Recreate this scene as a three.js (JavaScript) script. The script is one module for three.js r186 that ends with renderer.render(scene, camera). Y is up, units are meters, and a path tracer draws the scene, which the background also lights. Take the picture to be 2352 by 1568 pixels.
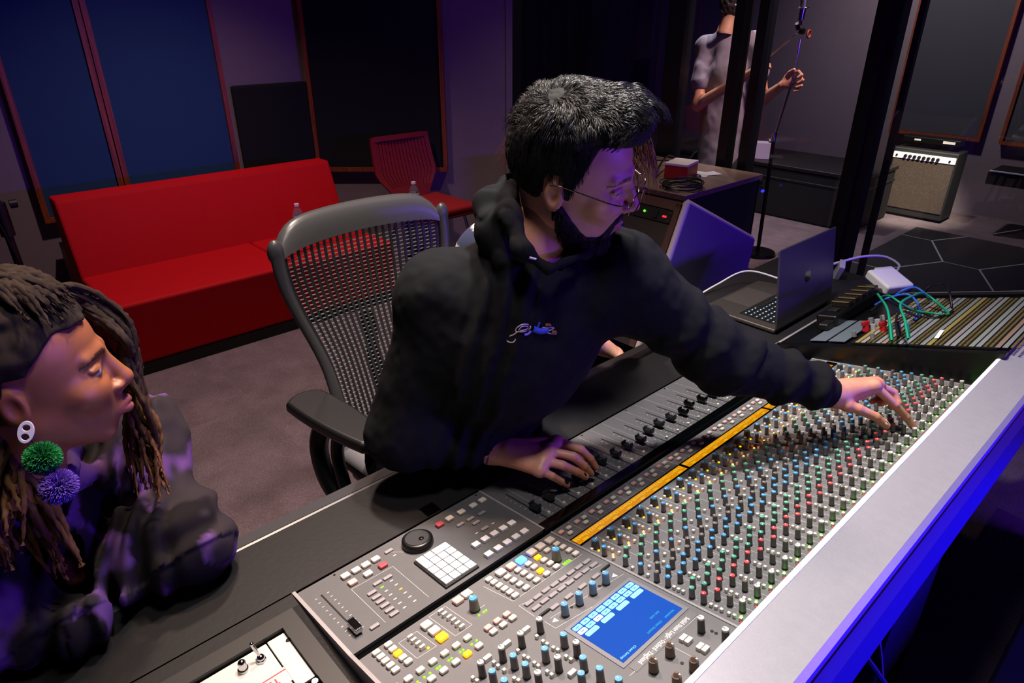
import * as THREE from 'three';
import { RoundedBoxGeometry } from 'three/addons/geometries/RoundedBoxGeometry.js';
import { mergeGeometries } from 'three/addons/utils/BufferGeometryUtils.js';
import { RectAreaLightUniformsLib } from 'three/addons/lights/RectAreaLightUniformsLib.js';

// ------------------------------------------------------------------ camera
// World: x runs along the mixing console, -z towards the sofa wall, the camera stands over the origin.
const scene = new THREE.Scene();
scene.background = new THREE.Color(0x000000);
const FOC = 1540, PITCH = 26.0 * Math.PI / 180, HEAD = 47.6 * Math.PI / 180, CAMH = 1.6;
const camera = new THREE.PerspectiveCamera(2 * Math.atan(784 / FOC) * 180 / Math.PI, 2352 / 1568, 0.02, 60);
const V = (x, y, z) => new THREE.Vector3(x, y, z);
const FWDH = V(Math.cos(HEAD), 0, -Math.sin(HEAD)), RIGHT = V(Math.sin(HEAD), 0, Math.cos(HEAD));
const FWD = FWDH.clone().multiplyScalar(Math.cos(PITCH)).add(V(0, -Math.sin(PITCH), 0));
const UPV = FWDH.clone().multiplyScalar(Math.sin(PITCH)).add(V(0, Math.cos(PITCH), 0));
const EYE = V(0, CAMH, 0);
camera.position.copy(EYE);
camera.up.set(0, 1, 0);
camera.lookAt(EYE.clone().add(FWD));
camera.updateMatrixWorld();
const renderer = new THREE.WebGLRenderer({ antialias: true });
renderer.toneMapping = THREE.LinearToneMapping;
renderer.toneMappingExposure = 1.0;
renderer.shadowMap.enabled = true;
RectAreaLightUniformsLib.init();

// ------------------------------------------------------------------ lights of the room
function spot(name, pos, target, color, intensity, angleDeg, penumbra, radius = 2) {
  const l = new THREE.SpotLight(color, intensity, 0, angleDeg * Math.PI / 180, penumbra, 2);
  l.position.set(...pos); l.target.position.set(...target); l.name = name;
  l.castShadow = true; l.shadow.radius = radius; l.shadow.mapSize.set(1024, 1024); l.shadow.bias = -0.0005;
  scene.add(l); scene.add(l.target); return l;
}
function panelLight(name, pos, target, w, h, color, intensity) {
  const l = new THREE.RectAreaLight(color, intensity, w, h); l.name = name;
  l.position.set(...pos); l.lookAt(...target); scene.add(l); return l;
}
spot('console_spot', [1.08, 2.9, -.86], [1.12, .75, -.62], 0xfff6ee, 25, 40, .9, 5);
spot('console_spot_left', [.35, 2.9, -.45], [.4, .75, -.6], 0xfff6f0, 6, 40, .9, 6);
spot('centre_downlight', [.95, 2.9, -1.75], [.75, .6, -1.45], 0xffe2d0, 17, 46, .9, 4);
spot('left_downlight', [.66, 2.9, -1.12], [.1, .9, -1.08], 0xffd6b4, 13, 26, .9, 4);
spot('sofa_downlight', [1.3, 2.9, -3.35], [1.3, 0, -3.5], 0xffd8dc, 13, 50, .9, 3);
spot('corner_downlight', [3.0, 2.9, -2.5], [3.0, 0, -2.5], 0xffe6d4, 6.5, 48, .9, 3);
spot('live_downlight', [4.85, 2.9, -3.2], [4.65, 0, -2.6], 0xf2f0ff, 15, 34, .6, 2);
spot('booth_downlight', [4.3, 2.9, -1.3], [4.55, .9, -2.6], 0xffe0e0, 22, 30, .8, 3);
spot('amp_downlight', [4.5, 2.9, -1.0], [6.35, .35, -1.9], 0xfff4e0, 110, 9, .7, 2);
spot('live_wall_wash', [5.6, 2.9, -2.2], [7.0, 1.3, -1.9], 0xf4ecf4, 10, 60, .9, 4);
const washC = new THREE.Color().setRGB(.16, .035, 1), blueC = new THREE.Color().setRGB(.0, .0, 1);
panelLight('purple_wash', [2.5, 1.4, 2.1], [1.1, 1.1, -1.0], 1.2, .14, washC, 145);
panelLight('blue_strip', [1.55, .34, .21], [1.55, .8, -.17], 1.7, .02, blueC, 110);


// ------------------------------------------------------------------ helpers
let seed = 12345;
const rnd = () => { seed = (seed * 1664525 + 1013904223) >>> 0; return seed / 4294967296; };
const rr = (a, b) => a + (b - a) * rnd();
const lerp = (a, b, t) => a + (b - a) * t;
const clamp = (x, a = 0, b = 1) => Math.min(b, Math.max(a, x));
const sst = (a, b, x) => { const t = clamp((x - a) / (b - a)); return t * t * (3 - 2 * t); };
function ray(px, py) { return FWD.clone().addScaledVector(RIGHT, (px - 1176) / FOC).addScaledVector(UPV, (784 - py) / FOC); }
function hit(px, py, p0, n) { const d = ray(px, py); return EYE.clone().addScaledVector(d, p0.clone().sub(EYE).dot(n) / d.dot(n)); }
const atY = (px, py, y) => hit(px, py, V(0, y, 0), V(0, 1, 0));
const atX = (px, py, x) => hit(px, py, V(x, 0, 0), V(1, 0, 0));
const atZ = (px, py, z) => hit(px, py, V(0, 0, z), V(0, 0, 1));
const atD = (px, py, d) => EYE.clone().addScaledVector(ray(px, py), d);
const camDir = (r, u, b) => RIGHT.clone().multiplyScalar(r).addScaledVector(UPV, u).addScaledVector(FWD, -b);

const used = {};
function numbered(n) { const k = used[n] = (used[n] || 0) + 1; return k === 1 ? n : n + '_' + String(k - 1).padStart(3, '0'); }
function sh(o) { o.castShadow = true; o.receiveShadow = true; return o; }
function tag(o, label, category, group) { o.userData.label = label; o.userData.category = category; if (group) o.userData.group = group; return o; }
function thing(name, label, category, pos = [0, 0, 0], rotY = 0, group) {
  const o = new THREE.Group(); o.name = numbered(name); o.position.set(...pos); o.rotation.y = rotY; scene.add(o);
  return tag(o, label, category, group);
}
function structure(name, geo, mat, label) {
  const m = sh(new THREE.Mesh(geo, mat)); m.name = name; m.userData.kind = 'structure'; m.userData.label = label; m.userData.category = name.split('_')[0]; scene.add(m); return m;
}
function part(parent, name, geo, mat, pos, rot) {
  const m = sh(new THREE.Mesh(Array.isArray(geo) ? merge(geo) : geo, mat)); m.name = name;
  if (pos) m.position.set(...pos); if (rot) m.rotation.set(...rot);
  parent.add(m); return m;
}
function merge(list) {
  const hasC = list.some(g => g.attributes.color);
  return mergeGeometries(list.map(g => {
    g = g.index ? g.toNonIndexed() : g.clone();
    for (const k of Object.keys(g.attributes)) if (!['position', 'normal', 'uv', 'color'].includes(k)) g.deleteAttribute(k);
    const n = g.attributes.position.count;
    if (!g.attributes.uv) g.setAttribute('uv', new THREE.BufferAttribute(new Float32Array(n * 2), 2));
    if (hasC && !g.attributes.color) g.setAttribute('color', new THREE.BufferAttribute(new Float32Array(n * 3).fill(1), 3));
    if (!g.attributes.normal) g.computeVertexNormals();
    return g;
  }));
}
const M4 = new THREE.Matrix4();
function xf(g, pos = [0, 0, 0], rot = [0, 0, 0], s = 1) {
  const q = new THREE.Quaternion().setFromEuler(new THREE.Euler(...rot));
  return g.applyMatrix4(new THREE.Matrix4().compose(V(...pos), q, Array.isArray(s) ? V(...s) : V(s, s, s)));
}
function box(w, h, d, x = 0, y = 0, z = 0, rot) { const g = new THREE.BoxGeometry(w, h, d); return xf(g, [x, y, z], rot || [0, 0, 0]); }
function rbox(w, h, d, r, x = 0, y = 0, z = 0, rot, seg = 2) { const g = new RoundedBoxGeometry(w, h, d, seg, r); return xf(g, [x, y, z], rot || [0, 0, 0]); }
function span(x0, x1, y0, y1, z0, z1) { return box(x1 - x0, y1 - y0, z1 - z0, (x0 + x1) / 2, (y0 + y1) / 2, (z0 + z1) / 2); }
function cyl(r0, r1, h, seg = 16, x = 0, y = 0, z = 0, rot) { return xf(new THREE.CylinderGeometry(r1, r0, h, seg), [x, y, z], rot || [0, 0, 0]); }
function bar(a, b, r, seg = 8, r2) { // cylinder between two points
  const d = b.clone().sub(a), L = d.length(); const g = new THREE.CylinderGeometry(r2 ?? r, r, L, seg);
  g.applyQuaternion(new THREE.Quaternion().setFromUnitVectors(V(0, 1, 0), d.normalize())); g.translate((a.x + b.x) / 2, (a.y + b.y) / 2, (a.z + b.z) / 2); return g;
}
function tube(pts, r, seg = 24, rad = 6, closed = false) { return new THREE.TubeGeometry(new THREE.CatmullRomCurve3(pts, closed, 'centripetal'), seg, r, rad, closed); }
function poly(pts2, depth, bevel = 0, axis = 'z') { // extruded outline in xy, depth along +z
  const s = new THREE.Shape(pts2.map(p => new THREE.Vector2(p[0], p[1])));
  return new THREE.ExtrudeGeometry(s, { depth, bevelEnabled: bevel > 0, bevelThickness: bevel, bevelSize: bevel, bevelOffset: -bevel, bevelSegments: 2, curveSegments: 8 });
}
// extrude a (z,y) profile along x from x0 to x1
function prof(pts, x0, x1, bevel = 0) {
  const g = poly(pts.map(p => [-p[0], p[1]]), x1 - x0 - 2 * bevel, bevel); // local x=-z, y=y, z=+x
  g.rotateY(Math.PI / 2); g.translate(x0 + bevel, 0, 0); return g;
}
function lathe(pts, seg = 24) { return new THREE.LatheGeometry(pts.map(p => new THREE.Vector2(p[0], p[1])), seg); }
function colored(g, c) {
  const n = g.attributes.position.count, a = new Float32Array(n * 3); const k = new THREE.Color(c);
  for (let i = 0; i < n; i++) { a[3 * i] = k.r; a[3 * i + 1] = k.g; a[3 * i + 2] = k.b; }
  g.setAttribute('color', new THREE.BufferAttribute(a, 3)); return g;
}
// value noise
const PERM = new Uint8Array(512); { let s = 99; for (let i = 0; i < 512; i++) { s = (s * 1103515245 + 12345) >>> 0; PERM[i] = (s >>> 16) & 255; } }
function vh(i, j, k) { return PERM[(PERM[(PERM[i & 255] + j) & 255] + k) & 255] / 255; }
function noise(x, y, z = 0) {
  const xi = Math.floor(x), yi = Math.floor(y), zi = Math.floor(z); let u = x - xi, v = y - yi, w = z - zi;
  u = u * u * (3 - 2 * u); v = v * v * (3 - 2 * v); w = w * w * (3 - 2 * w);
  const L = (a, b, t) => a + (b - a) * t;
  return L(L(L(vh(xi, yi, zi), vh(xi + 1, yi, zi), u), L(vh(xi, yi + 1, zi), vh(xi + 1, yi + 1, zi), u), v),
    L(L(vh(xi, yi, zi + 1), vh(xi + 1, yi, zi + 1), u), L(vh(xi, yi + 1, zi + 1), vh(xi + 1, yi + 1, zi + 1), u), v), w) * 2 - 1;
}
const fbm = (x, y, z = 0) => noise(x, y, z) * .5 + noise(x * 2.1, y * 2.1, z * 2.1) * .25 + noise(x * 4.3, y * 4.3, z * 4.3) * .125;
function tex(w, h, fn, srgb = true, rep) { // fn(x,y) -> [r,g,b] 0..255
  const d = new Uint8Array(w * h * 4);
  for (let y = 0; y < h; y++) for (let x = 0; x < w; x++) { const c = fn(x, y); const i = (y * w + x) * 4; d[i] = clamp(c[0], 0, 255); d[i + 1] = clamp(c[1], 0, 255); d[i + 2] = clamp(c[2], 0, 255); d[i + 3] = 255; }
  const t = new THREE.DataTexture(d, w, h); t.wrapS = t.wrapT = THREE.RepeatWrapping; t.magFilter = THREE.LinearFilter; t.minFilter = THREE.LinearMipmapLinearFilter; t.generateMipmaps = true;
  if (srgb) t.colorSpace = THREE.SRGBColorSpace; if (rep) t.repeat.set(...rep); t.needsUpdate = true; return t;
}
function canvasTex(w, h, draw) {
  const c = document.createElement('canvas'); c.width = w; c.height = h; draw(c.getContext('2d'), w, h);
  const t = new THREE.CanvasTexture(c); t.colorSpace = THREE.SRGBColorSpace; return t;
}
const grain = (s, amp, base = 255) => tex(256, 256, (x, y) => { const v = base + amp * (rnd() - .5) + s * fbm(x / 24, y / 24); return [v, v, v]; });
const GR_FINE = grain(6, 16, 240); GR_FINE.repeat.set(7, 7); const GR_BUMP = tex(256, 256, () => { const v = 128 + 127 * (rnd() - .5); return [v, v, v]; }, false);
function mat(color, rough = .6, o = {}) { return new THREE.MeshStandardMaterial({ color, roughness: rough, metalness: 0, ...o }); }
function boxUV(g, s = 1) { // uv in metres from the dominant normal
  if (g.index) g = g.toNonIndexed(); const p = g.attributes.position, n = g.attributes.normal, uv = new Float32Array(p.count * 2);
  for (let i = 0; i < p.count; i++) {
    const ax = Math.abs(n.getX(i)), ay = Math.abs(n.getY(i)), az = Math.abs(n.getZ(i)); let u, v;
    if (ay >= ax && ay >= az) { u = p.getX(i); v = p.getZ(i); } else if (ax >= az) { u = p.getZ(i); v = p.getY(i); } else { u = p.getX(i); v = p.getY(i); }
    uv[2 * i] = u * s; uv[2 * i + 1] = v * s;
  }
  g.setAttribute('uv', new THREE.BufferAttribute(uv, 2)); return g;
}
// ---- smooth distance fields, meshed with surface nets
const smin = (a, b, k) => { const h = Math.max(k - Math.abs(a - b), 0) / k; return Math.min(a, b) - h * h * k * .25; };
const smax = (a, b, k) => -smin(-a, -b, k);
function cap(px, py, pz, a, b, ra, rb) {
  const bx = b.x - a.x, by = b.y - a.y, bz = b.z - a.z, x = px - a.x, y = py - a.y, z = pz - a.z;
  const t = clamp((x * bx + y * by + z * bz) / (bx * bx + by * by + bz * bz + 1e-12));
  return Math.hypot(x - bx * t, y - by * t, z - bz * t) - (ra + (rb - ra) * t);
}
function ell(px, py, pz, c, rx, ry, rz) {
  const x = (px - c[0]) / rx, y = (py - c[1]) / ry, z = (pz - c[2]) / rz; const k = Math.hypot(x, y, z);
  const k2 = Math.hypot(x / rx, y / ry, z / rz); return k2 < 1e-9 ? -Math.min(rx, ry, rz) : k * (k - 1) / k2;
}
function nets(f, lo, hi, cell, colorFn) {
  const nx = Math.ceil((hi[0] - lo[0]) / cell) + 1, ny = Math.ceil((hi[1] - lo[1]) / cell) + 1, nz = Math.ceil((hi[2] - lo[2]) / cell) + 1;
  const F = new Float32Array(nx * ny * nz).fill(1e3), B = 4;
  // coarse pass: skip blocks far from the surface
  for (let k = 0; k < nz; k += B) for (let j = 0; j < ny; j += B) for (let i = 0; i < nx; i += B) {
    const c = f(lo[0] + (i + B / 2) * cell, lo[1] + (j + B / 2) * cell, lo[2] + (k + B / 2) * cell);
    if (Math.abs(c) > cell * B * 1.5 + .012) { for (let kk = k; kk < Math.min(nz, k + B); kk++) for (let jj = j; jj < Math.min(ny, j + B); jj++) for (let ii = i; ii < Math.min(nx, i + B); ii++) F[(kk * ny + jj) * nx + ii] = c; continue; }
    for (let kk = k; kk < Math.min(nz, k + B); kk++) for (let jj = j; jj < Math.min(ny, j + B); jj++) for (let ii = i; ii < Math.min(nx, i + B); ii++)
      F[(kk * ny + jj) * nx + ii] = f(lo[0] + ii * cell, lo[1] + jj * cell, lo[2] + kk * cell);
  }
  const id = new Int32Array(nx * ny * nz).fill(-1), P = [], I = []; const C = [[0, 0, 0], [1, 0, 0], [0, 1, 0], [1, 1, 0], [0, 0, 1], [1, 0, 1], [0, 1, 1], [1, 1, 1]];
  const ED = [[0, 1], [2, 3], [4, 5], [6, 7], [0, 2], [1, 3], [4, 6], [5, 7], [0, 4], [1, 5], [2, 6], [3, 7]]; const g = new Float32Array(8);
  for (let k = 0; k < nz - 1; k++) for (let j = 0; j < ny - 1; j++) for (let i = 0; i < nx - 1; i++) {
    let m = 0; const b = (k * ny + j) * nx + i;
    for (let q = 0; q < 8; q++) { g[q] = F[b + C[q][0] + C[q][1] * nx + C[q][2] * nx * ny]; if (g[q] < 0) m |= 1 << q; }
    if (m === 0 || m === 255) continue; let n = 0, x = 0, y = 0, z = 0;
    for (const [a, c] of ED) { if ((g[a] < 0) === (g[c] < 0)) continue; const t = g[a] / (g[a] - g[c]); x += lerp(C[a][0], C[c][0], t); y += lerp(C[a][1], C[c][1], t); z += lerp(C[a][2], C[c][2], t); n++; }
    id[b] = P.length / 3; P.push(lo[0] + (i + x / n) * cell, lo[1] + (j + y / n) * cell, lo[2] + (k + z / n) * cell);
  }
  const sx = 1, sy = nx, sz = nx * ny;
  const quad = (a, b, c, d, flip) => { if (a < 0 || b < 0 || c < 0 || d < 0) return; flip ? I.push(a, c, b, a, d, c) : I.push(a, b, c, a, c, d); };
  for (let k = 1; k < nz - 1; k++) for (let j = 1; j < ny - 1; j++) for (let i = 1; i < nx - 1; i++) {
    const b = (k * ny + j) * nx + i, s = F[b] < 0;
    if (s !== (F[b + sx] < 0)) quad(id[b - sy - sz], id[b - sz], id[b], id[b - sy], !s);
    if (s !== (F[b + sy] < 0)) quad(id[b - sx - sz], id[b - sx], id[b], id[b - sz], !s);
    if (s !== (F[b + sz] < 0)) quad(id[b - sx - sy], id[b - sy], id[b], id[b - sx], !s);
  }
  const geo = new THREE.BufferGeometry(); const pos = new Float32Array(P), n = pos.length / 3, nor = new Float32Array(pos.length), col = colorFn ? new Float32Array(pos.length) : null; const e = cell * .5;
  for (let i = 0; i < n; i++) {
    const x = pos[3 * i], y = pos[3 * i + 1], z = pos[3 * i + 2];
    const a = f(x + e, y, z) - f(x - e, y, z), b = f(x, y + e, z) - f(x, y - e, z), c = f(x, y, z + e) - f(x, y, z - e), L = Math.hypot(a, b, c) || 1;
    nor[3 * i] = a / L; nor[3 * i + 1] = b / L; nor[3 * i + 2] = c / L;
    if (col) { const q = colorFn(x, y, z, nor[3 * i], nor[3 * i + 1], nor[3 * i + 2]); col[3 * i] = q[0]; col[3 * i + 1] = q[1]; col[3 * i + 2] = q[2]; }
  }
  geo.setAttribute('position', new THREE.BufferAttribute(pos, 3)); geo.setAttribute('normal', new THREE.BufferAttribute(nor, 3)); if (col) geo.setAttribute('color', new THREE.BufferAttribute(col, 3));
  const uv = new Float32Array(n * 2); for (let i = 0; i < n; i++) { uv[2 * i] = pos[3 * i] + pos[3 * i + 2] * .7; uv[2 * i + 1] = pos[3 * i + 1] + pos[3 * i + 2] * .3; } geo.setAttribute('uv', new THREE.BufferAttribute(uv, 2));
  geo.setIndex(I); return geo;
}
// ------------------------------------------------------------------ materials of the room
const carpetTex = tex(512, 512, (x, y) => { const s = rnd(); const v = 150 + 60 * (rnd() - .5) + 26 * fbm(x / 60, y / 60) + (s > .985 ? 75 : 0); return [v, v * .955, v * .97]; }); carpetTex.repeat.set(1.1, 1.1);
const carpetBump = GR_BUMP.clone(); carpetBump.repeat.set(4, 4); carpetBump.needsUpdate = true;
const M = {};
M.carpet = mat(0xa8979c, .95, { map: carpetTex, bumpMap: carpetBump, bumpScale: .003 });
const wallGrain = GR_FINE.clone(); wallGrain.repeat.set(2, 2); wallGrain.needsUpdate = true;
M.wall = mat(0x7d6e74, .85, { map: wallGrain });

M.ceil = mat(0x24222a, .95);
const weave = tex(128, 128, (x, y) => { const v = 215 + 26 * ((x % 4 < 2) === (y % 4 < 2) ? 1 : -1) + 22 * (rnd() - .5); return [v, v, v]; }); weave.repeat.set(12, 12);
M.blueFabric = mat(0x1e4676, .95, { map: weave });
M.blackFabric = mat(0x0a0c10, .97, { map: weave });
M.greyFabric = mat(0x4c4c50, .95, { map: weave });
const woodTex = tex(256, 512, (x, y) => { const v = 205 + 38 * noise(x / 5, y / 90) + 22 * noise(x / 2, y / 30, 4) + 12 * (rnd() - .5); return [v, v * .94, v * .88]; }); woodTex.repeat.set(3, 1);
M.cherry = mat(0x9a4a26, .5, { map: woodTex });
M.blackFrame = mat(0x07080c, .35);
M.black = mat(0x060607, .5); M.blackMetal = mat(0x0d0d10, .35, { metalness: .6 }); M.chrome = mat(0xc9c9cc, .12, { metalness: 1 }); M.steel = mat(0x8d8d92, .35, { metalness: 1 });
M.glass = new THREE.MeshPhysicalMaterial({ color: 0xffffff, roughness: .0, transmission: 1, thickness: 0, ior: 1.5 });

// ------------------------------------------------------------------ the rooms
structure('floor', boxUV(span(-2.6, 7.3, -.12, 0, -7.2, 2.9)), M.carpet, 'dark grey purple carpet floor');
structure('ceiling', boxUV(span(-2.6, 7.3, 3.0, 3.12, -7.2, 2.9)), M.ceil, 'dark studio ceiling');
structure('wall_back', boxUV(span(-2.6, 2.45, 0, 3.0, -4.84, -4.72)), M.wall, 'purple grey painted wall behind the red sofa');
structure('wall_left', boxUV(span(-2.6, -2.48, 0, 3.0, -4.84, 2.9)), M.wall, 'painted control room side wall');
structure('wall_front', boxUV(span(-2.6, 7.3, 0, 3.0, 2.78, 2.9)), M.wall, 'painted wall behind the console');
// splayed wall facing the console, from the sofa wall to the glass, with its return behind
const FW = 5.05, pA = V(2.30, 0, -4.75), pB = FWDH.clone().multiplyScalar(FW);
{
  const s = new THREE.Shape(), pts = [[pA.x, pA.z], [pB.x, pB.z], [4.0, pB.z - .66], [4.0, -6.9], [2.30, -6.9]];
  s.moveTo(pts[0][0], -pts[0][1]); pts.slice(1).forEach(p => s.lineTo(p[0], -p[1])); s.closePath();
  const g = new THREE.ExtrudeGeometry(s, { depth: 3.0, bevelEnabled: false }); g.rotateX(-Math.PI / 2);
  structure('wall_corner', boxUV(g), M.wall, 'grey splayed wall between the sofa and the glass');
}

structure('wall_liveroom', boxUV(span(6.98, 7.1, 0, 3.0, -7.2, 2.9)), M.wall, 'painted far wall of the live room');
structure('wall_liveroom_end', boxUV(span(4.0, 7.1, 0, 3.0, -7.2, -7.08)), M.wall, 'painted end wall of the live room');
// glass partition at x = 4.05
const GX = 4.05;
const win = new THREE.Group(); win.name = 'window_1'; win.userData = { kind: 'structure', label: 'floor to ceiling glass partition in black frames', category: 'window' }; scene.add(win);
const posts = [[-4.46, -4.38], [-2.88, -2.745], [-2.40, -2.335], [-2.245, -2.183], [-1.585, -1.455], [.9, 1.0], [2.68, 2.78]];
posts.forEach(([a, b]) => part(win, 'post', span(GX - .05, GX + .05, .05, 2.95, a, b), M.blackFrame));
// slim frame profile beside the wide post
part(win, 'frame_strip', span(GX - .07, GX - .05, .05, 2.95, -1.545, -1.50), M.blackFrame);
part(win, 'frame_strip', span(GX + .05, GX + .09, .05, 2.95, -1.415, -1.385), M.blackFrame);
part(win, 'bottom_rail', span(GX - .05, GX + .05, 0, .05, -4.46, 2.78), M.blackFrame);
part(win, 'top_rail', span(GX - .05, GX + .05, 2.95, 3.0, -4.46, 2.78), M.blackFrame);
for (let i = 0; i < posts.length - 1; i++) { const g = new THREE.PlaneGeometry(posts[i + 1][0] - posts[i][1], 2.9); g.rotateY(-Math.PI / 2); part(win, 'pane', g, M.glass, [GX, 1.5, (posts[i + 1][0] + posts[i][1]) / 2]); }

// ------------------------------------------------------------------ acoustic panels
function panel(w, h, fab, label, frame = .03, depth = .06, group) {
  const o = thing('sound_absorber', label, 'acoustic panel', [0, 0, 0], 0, group);
  part(o, 'fabric', boxUV(rbox(w - frame * 1.9, h - frame * 1.9, depth * .7, .006, 0, 0, depth * .36)), fab);
  part(o, 'frame_stile', boxUV(box(frame, h, depth, -w / 2 + frame / 2, 0, depth / 2)), M.cherry);
  part(o, 'frame_stile', boxUV(box(frame, h, depth, w / 2 - frame / 2, 0, depth / 2)), M.cherry);
  part(o, 'frame_rail', boxUV(box(w - 2 * frame, frame, depth, 0, -h / 2 + frame / 2, depth / 2)), M.cherry);
  part(o, 'frame_rail', boxUV(box(w - 2 * frame, frame, depth, 0, h / 2 - frame / 2, depth / 2)), M.cherry);
  return o;
}
function panelBetween(o, a, b, y) { } // (kept simple: panels are placed by hand)
{
  const zf = -4.72, y0 = .5, y1 = 2.55, h = y1 - y0;
  const xr = atZ(518, 200, zf + .06).x, xs = atZ(230, 200, zf + .06).x, xl = atZ(40, 300, zf + .06).x;
  const p1 = panel(xs - xl, h, M.blueFabric, 'blue fabric acoustic panel in cherry frame left of the seam'); p1.position.set((xs + xl) / 2 - .003, (y0 + y1) / 2, zf);
  const p2 = panel(xr - xs, h, M.blueFabric, 'blue fabric acoustic panel in cherry frame above sofa middle'); p2.position.set((xs + xr) / 2 + .003, (y0 + y1) / 2, zf);
  // dark low baffle in the corner behind the sofa
  const bx0 = xr + .015, bx1 = atZ(716, 200, zf + .05).x;
  const bf = thing('acoustic_baffle', 'low black fabric baffle with rounded corner behind the sofa', 'baffle', [(bx0 + bx1) / 2, 0, zf]);
  part(bf, 'fabric_cover', boxUV(rbox(bx1 - bx0 - .05, 1.14, .05, .02, 0, .61, .04)), M.blackFabric);
  part(bf, 'foot', span(-.2, .2, 0, .05, .015, .065), M.black);
}
{ // black panel on the splayed wall
  const dir = pB.clone().sub(pA).normalize(), rotY = -Math.atan2(dir.z, dir.x);
  const n = V(-dir.z, 0, dir.x); // towards the console
  const along = px => { const p = hit(px, 250, pA.clone().addScaledVector(n, .07), n); return p.clone().sub(pA).dot(dir); };
  const a0 = along(712), a1 = along(1022), h = 2.1, y0 = .56;
  const p3 = panel(a1 - a0, h, M.blackFabric, 'black fabric acoustic panel in cherry frame beside red chair', .028, .075);
  const c = pA.clone().addScaledVector(dir, (a0 + a1) / 2); p3.position.set(c.x, y0 + h / 2, c.z); p3.rotation.y = rotY;
  const tr = pA.clone().addScaledVector(dir, pB.clone().sub(pA).length() - .02);
  structure('trim_1', xf(box(.045, 3, .02), [tr.x, 1.5, tr.z], [0, rotY, 0]), M.wall, 'slim grey trim at the wall end');
}
{ // panels on the live room far wall
  const X = 6.98;
  const zl = -2.40, zr = -1.66;
  const a = panel(zr - zl, 2.0, M.greyFabric, 'grey fabric acoustic panel in orange wood frame above amplifier', .026, .07, undefined); a.position.set(X, 1.62, (zl + zr) / 2); a.rotation.y = -Math.PI / 2;
  const b = panel(1.0, 2.0, M.greyFabric, 'grey fabric acoustic panel in orange wood frame right of amplifier', .026, .07); b.position.set(X, 1.62, -1.52 + .5); b.rotation.y = -Math.PI / 2;
}
// dark curtain folds at the far end of the live room
{
  const c = thing('curtain', 'dark pleated curtain in the unlit end of live room', 'curtain', [4.7, 0, -5.2]);
  const pts = []; for (let i = 0; i <= 90; i++) pts.push([i / 90 * 2.2, .035 * Math.sin(i * .9) + .012 * Math.sin(i * 2.3)]);
  const s = new THREE.Shape(); s.moveTo(pts[0][0], pts[0][1]); pts.forEach(p => s.lineTo(p[0], p[1])); for (let i = 90; i >= 0; i--) s.lineTo(pts[i][0], pts[i][1] - .006); s.closePath();
  const g = new THREE.ExtrudeGeometry(s, { depth: 2.6, bevelEnabled: false }); g.rotateX(-Math.PI / 2);
  part(c, 'cloth', g, mat(0x20242c, .9), [0, .02, 0]); part(c, 'curtain_rail', bar(V(-.05, 2.64, 0), V(2.25, 2.64, 0), .015), M.blackMetal);
}
// ------------------------------------------------------------------ the mixing console
const SU = .19, SF = .12; // slopes of the channel panel and the fader panel
const upY = z => .745 + SU * (z + .661), faY = z => .72 + SF * (z + .86);
const NU = V(0, 1, -SU).normalize(), NF = V(0, 1, -SF).normalize();
const onU = (px, py, off = 0) => hit(px, py, V(0, .745, -.661).addScaledVector(NU, off), NU).addScaledVector(NU, -off);
const onF = (px, py, off = 0) => hit(px, py, V(0, .72, -.86).addScaledVector(NF, off), NF).addScaledVector(NF, -off);
const TU = Math.atan(SU), TF = Math.atan(SF); // tilt about x: surface rises towards +z
const CX0 = .695, PITCHX = .0419, XL = .292, XR = 1.72;
const con = thing('mixing_console', 'large grey mixing console with rows of knobs, faders and silver bar', 'mixing console');
M.conGrey = mat(0x5b5a5e, .55, { map: GR_FINE }); M.conGreyU = mat(0x6a696c, .55, { map: GR_FINE });
M.armrest = new THREE.MeshPhysicalMaterial({ color: 0x1c1b1d, roughness: .5, specularIntensity: .5, map: GR_FINE, bumpMap: GR_BUMP, bumpScale: .0003 });
M.silver = mat(0xa4a3aa, .42, { metalness: .25, map: GR_FINE });
M.gloss = mat(0x040506, .08); M.edge = mat(0xb9b4b8, .35, { metalness: .5 });
M.btn = mat(0xcfc6bf, .5); M.btnPink = mat(0xd8a9a4, .5); M.btnRed = mat(0xb8434c, .5); M.btnGrey = mat(0x8f888e, .45); M.key = mat(0xdcdbe2, .45); M.btnWhite = mat(0xd4d0c8, .5);
const lit = (c, e) => new THREE.MeshStandardMaterial({ color: c, roughness: .5, emissive: c, emissiveIntensity: e });
M.litYellow = lit(0xffa010, 1.7); M.litBlue = lit(0x3f78ff, 5); M.ledY = lit(0xffb800, 4); M.ledO = lit(0xff8a20, 14); M.ledG = lit(0x58ff00, 9);M.digit = lit(0x70ff00, 1.6); M.ledR = mat(0xd0343c, .5); M.ledOff = mat(0xd6d2cc, .6);

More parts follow.
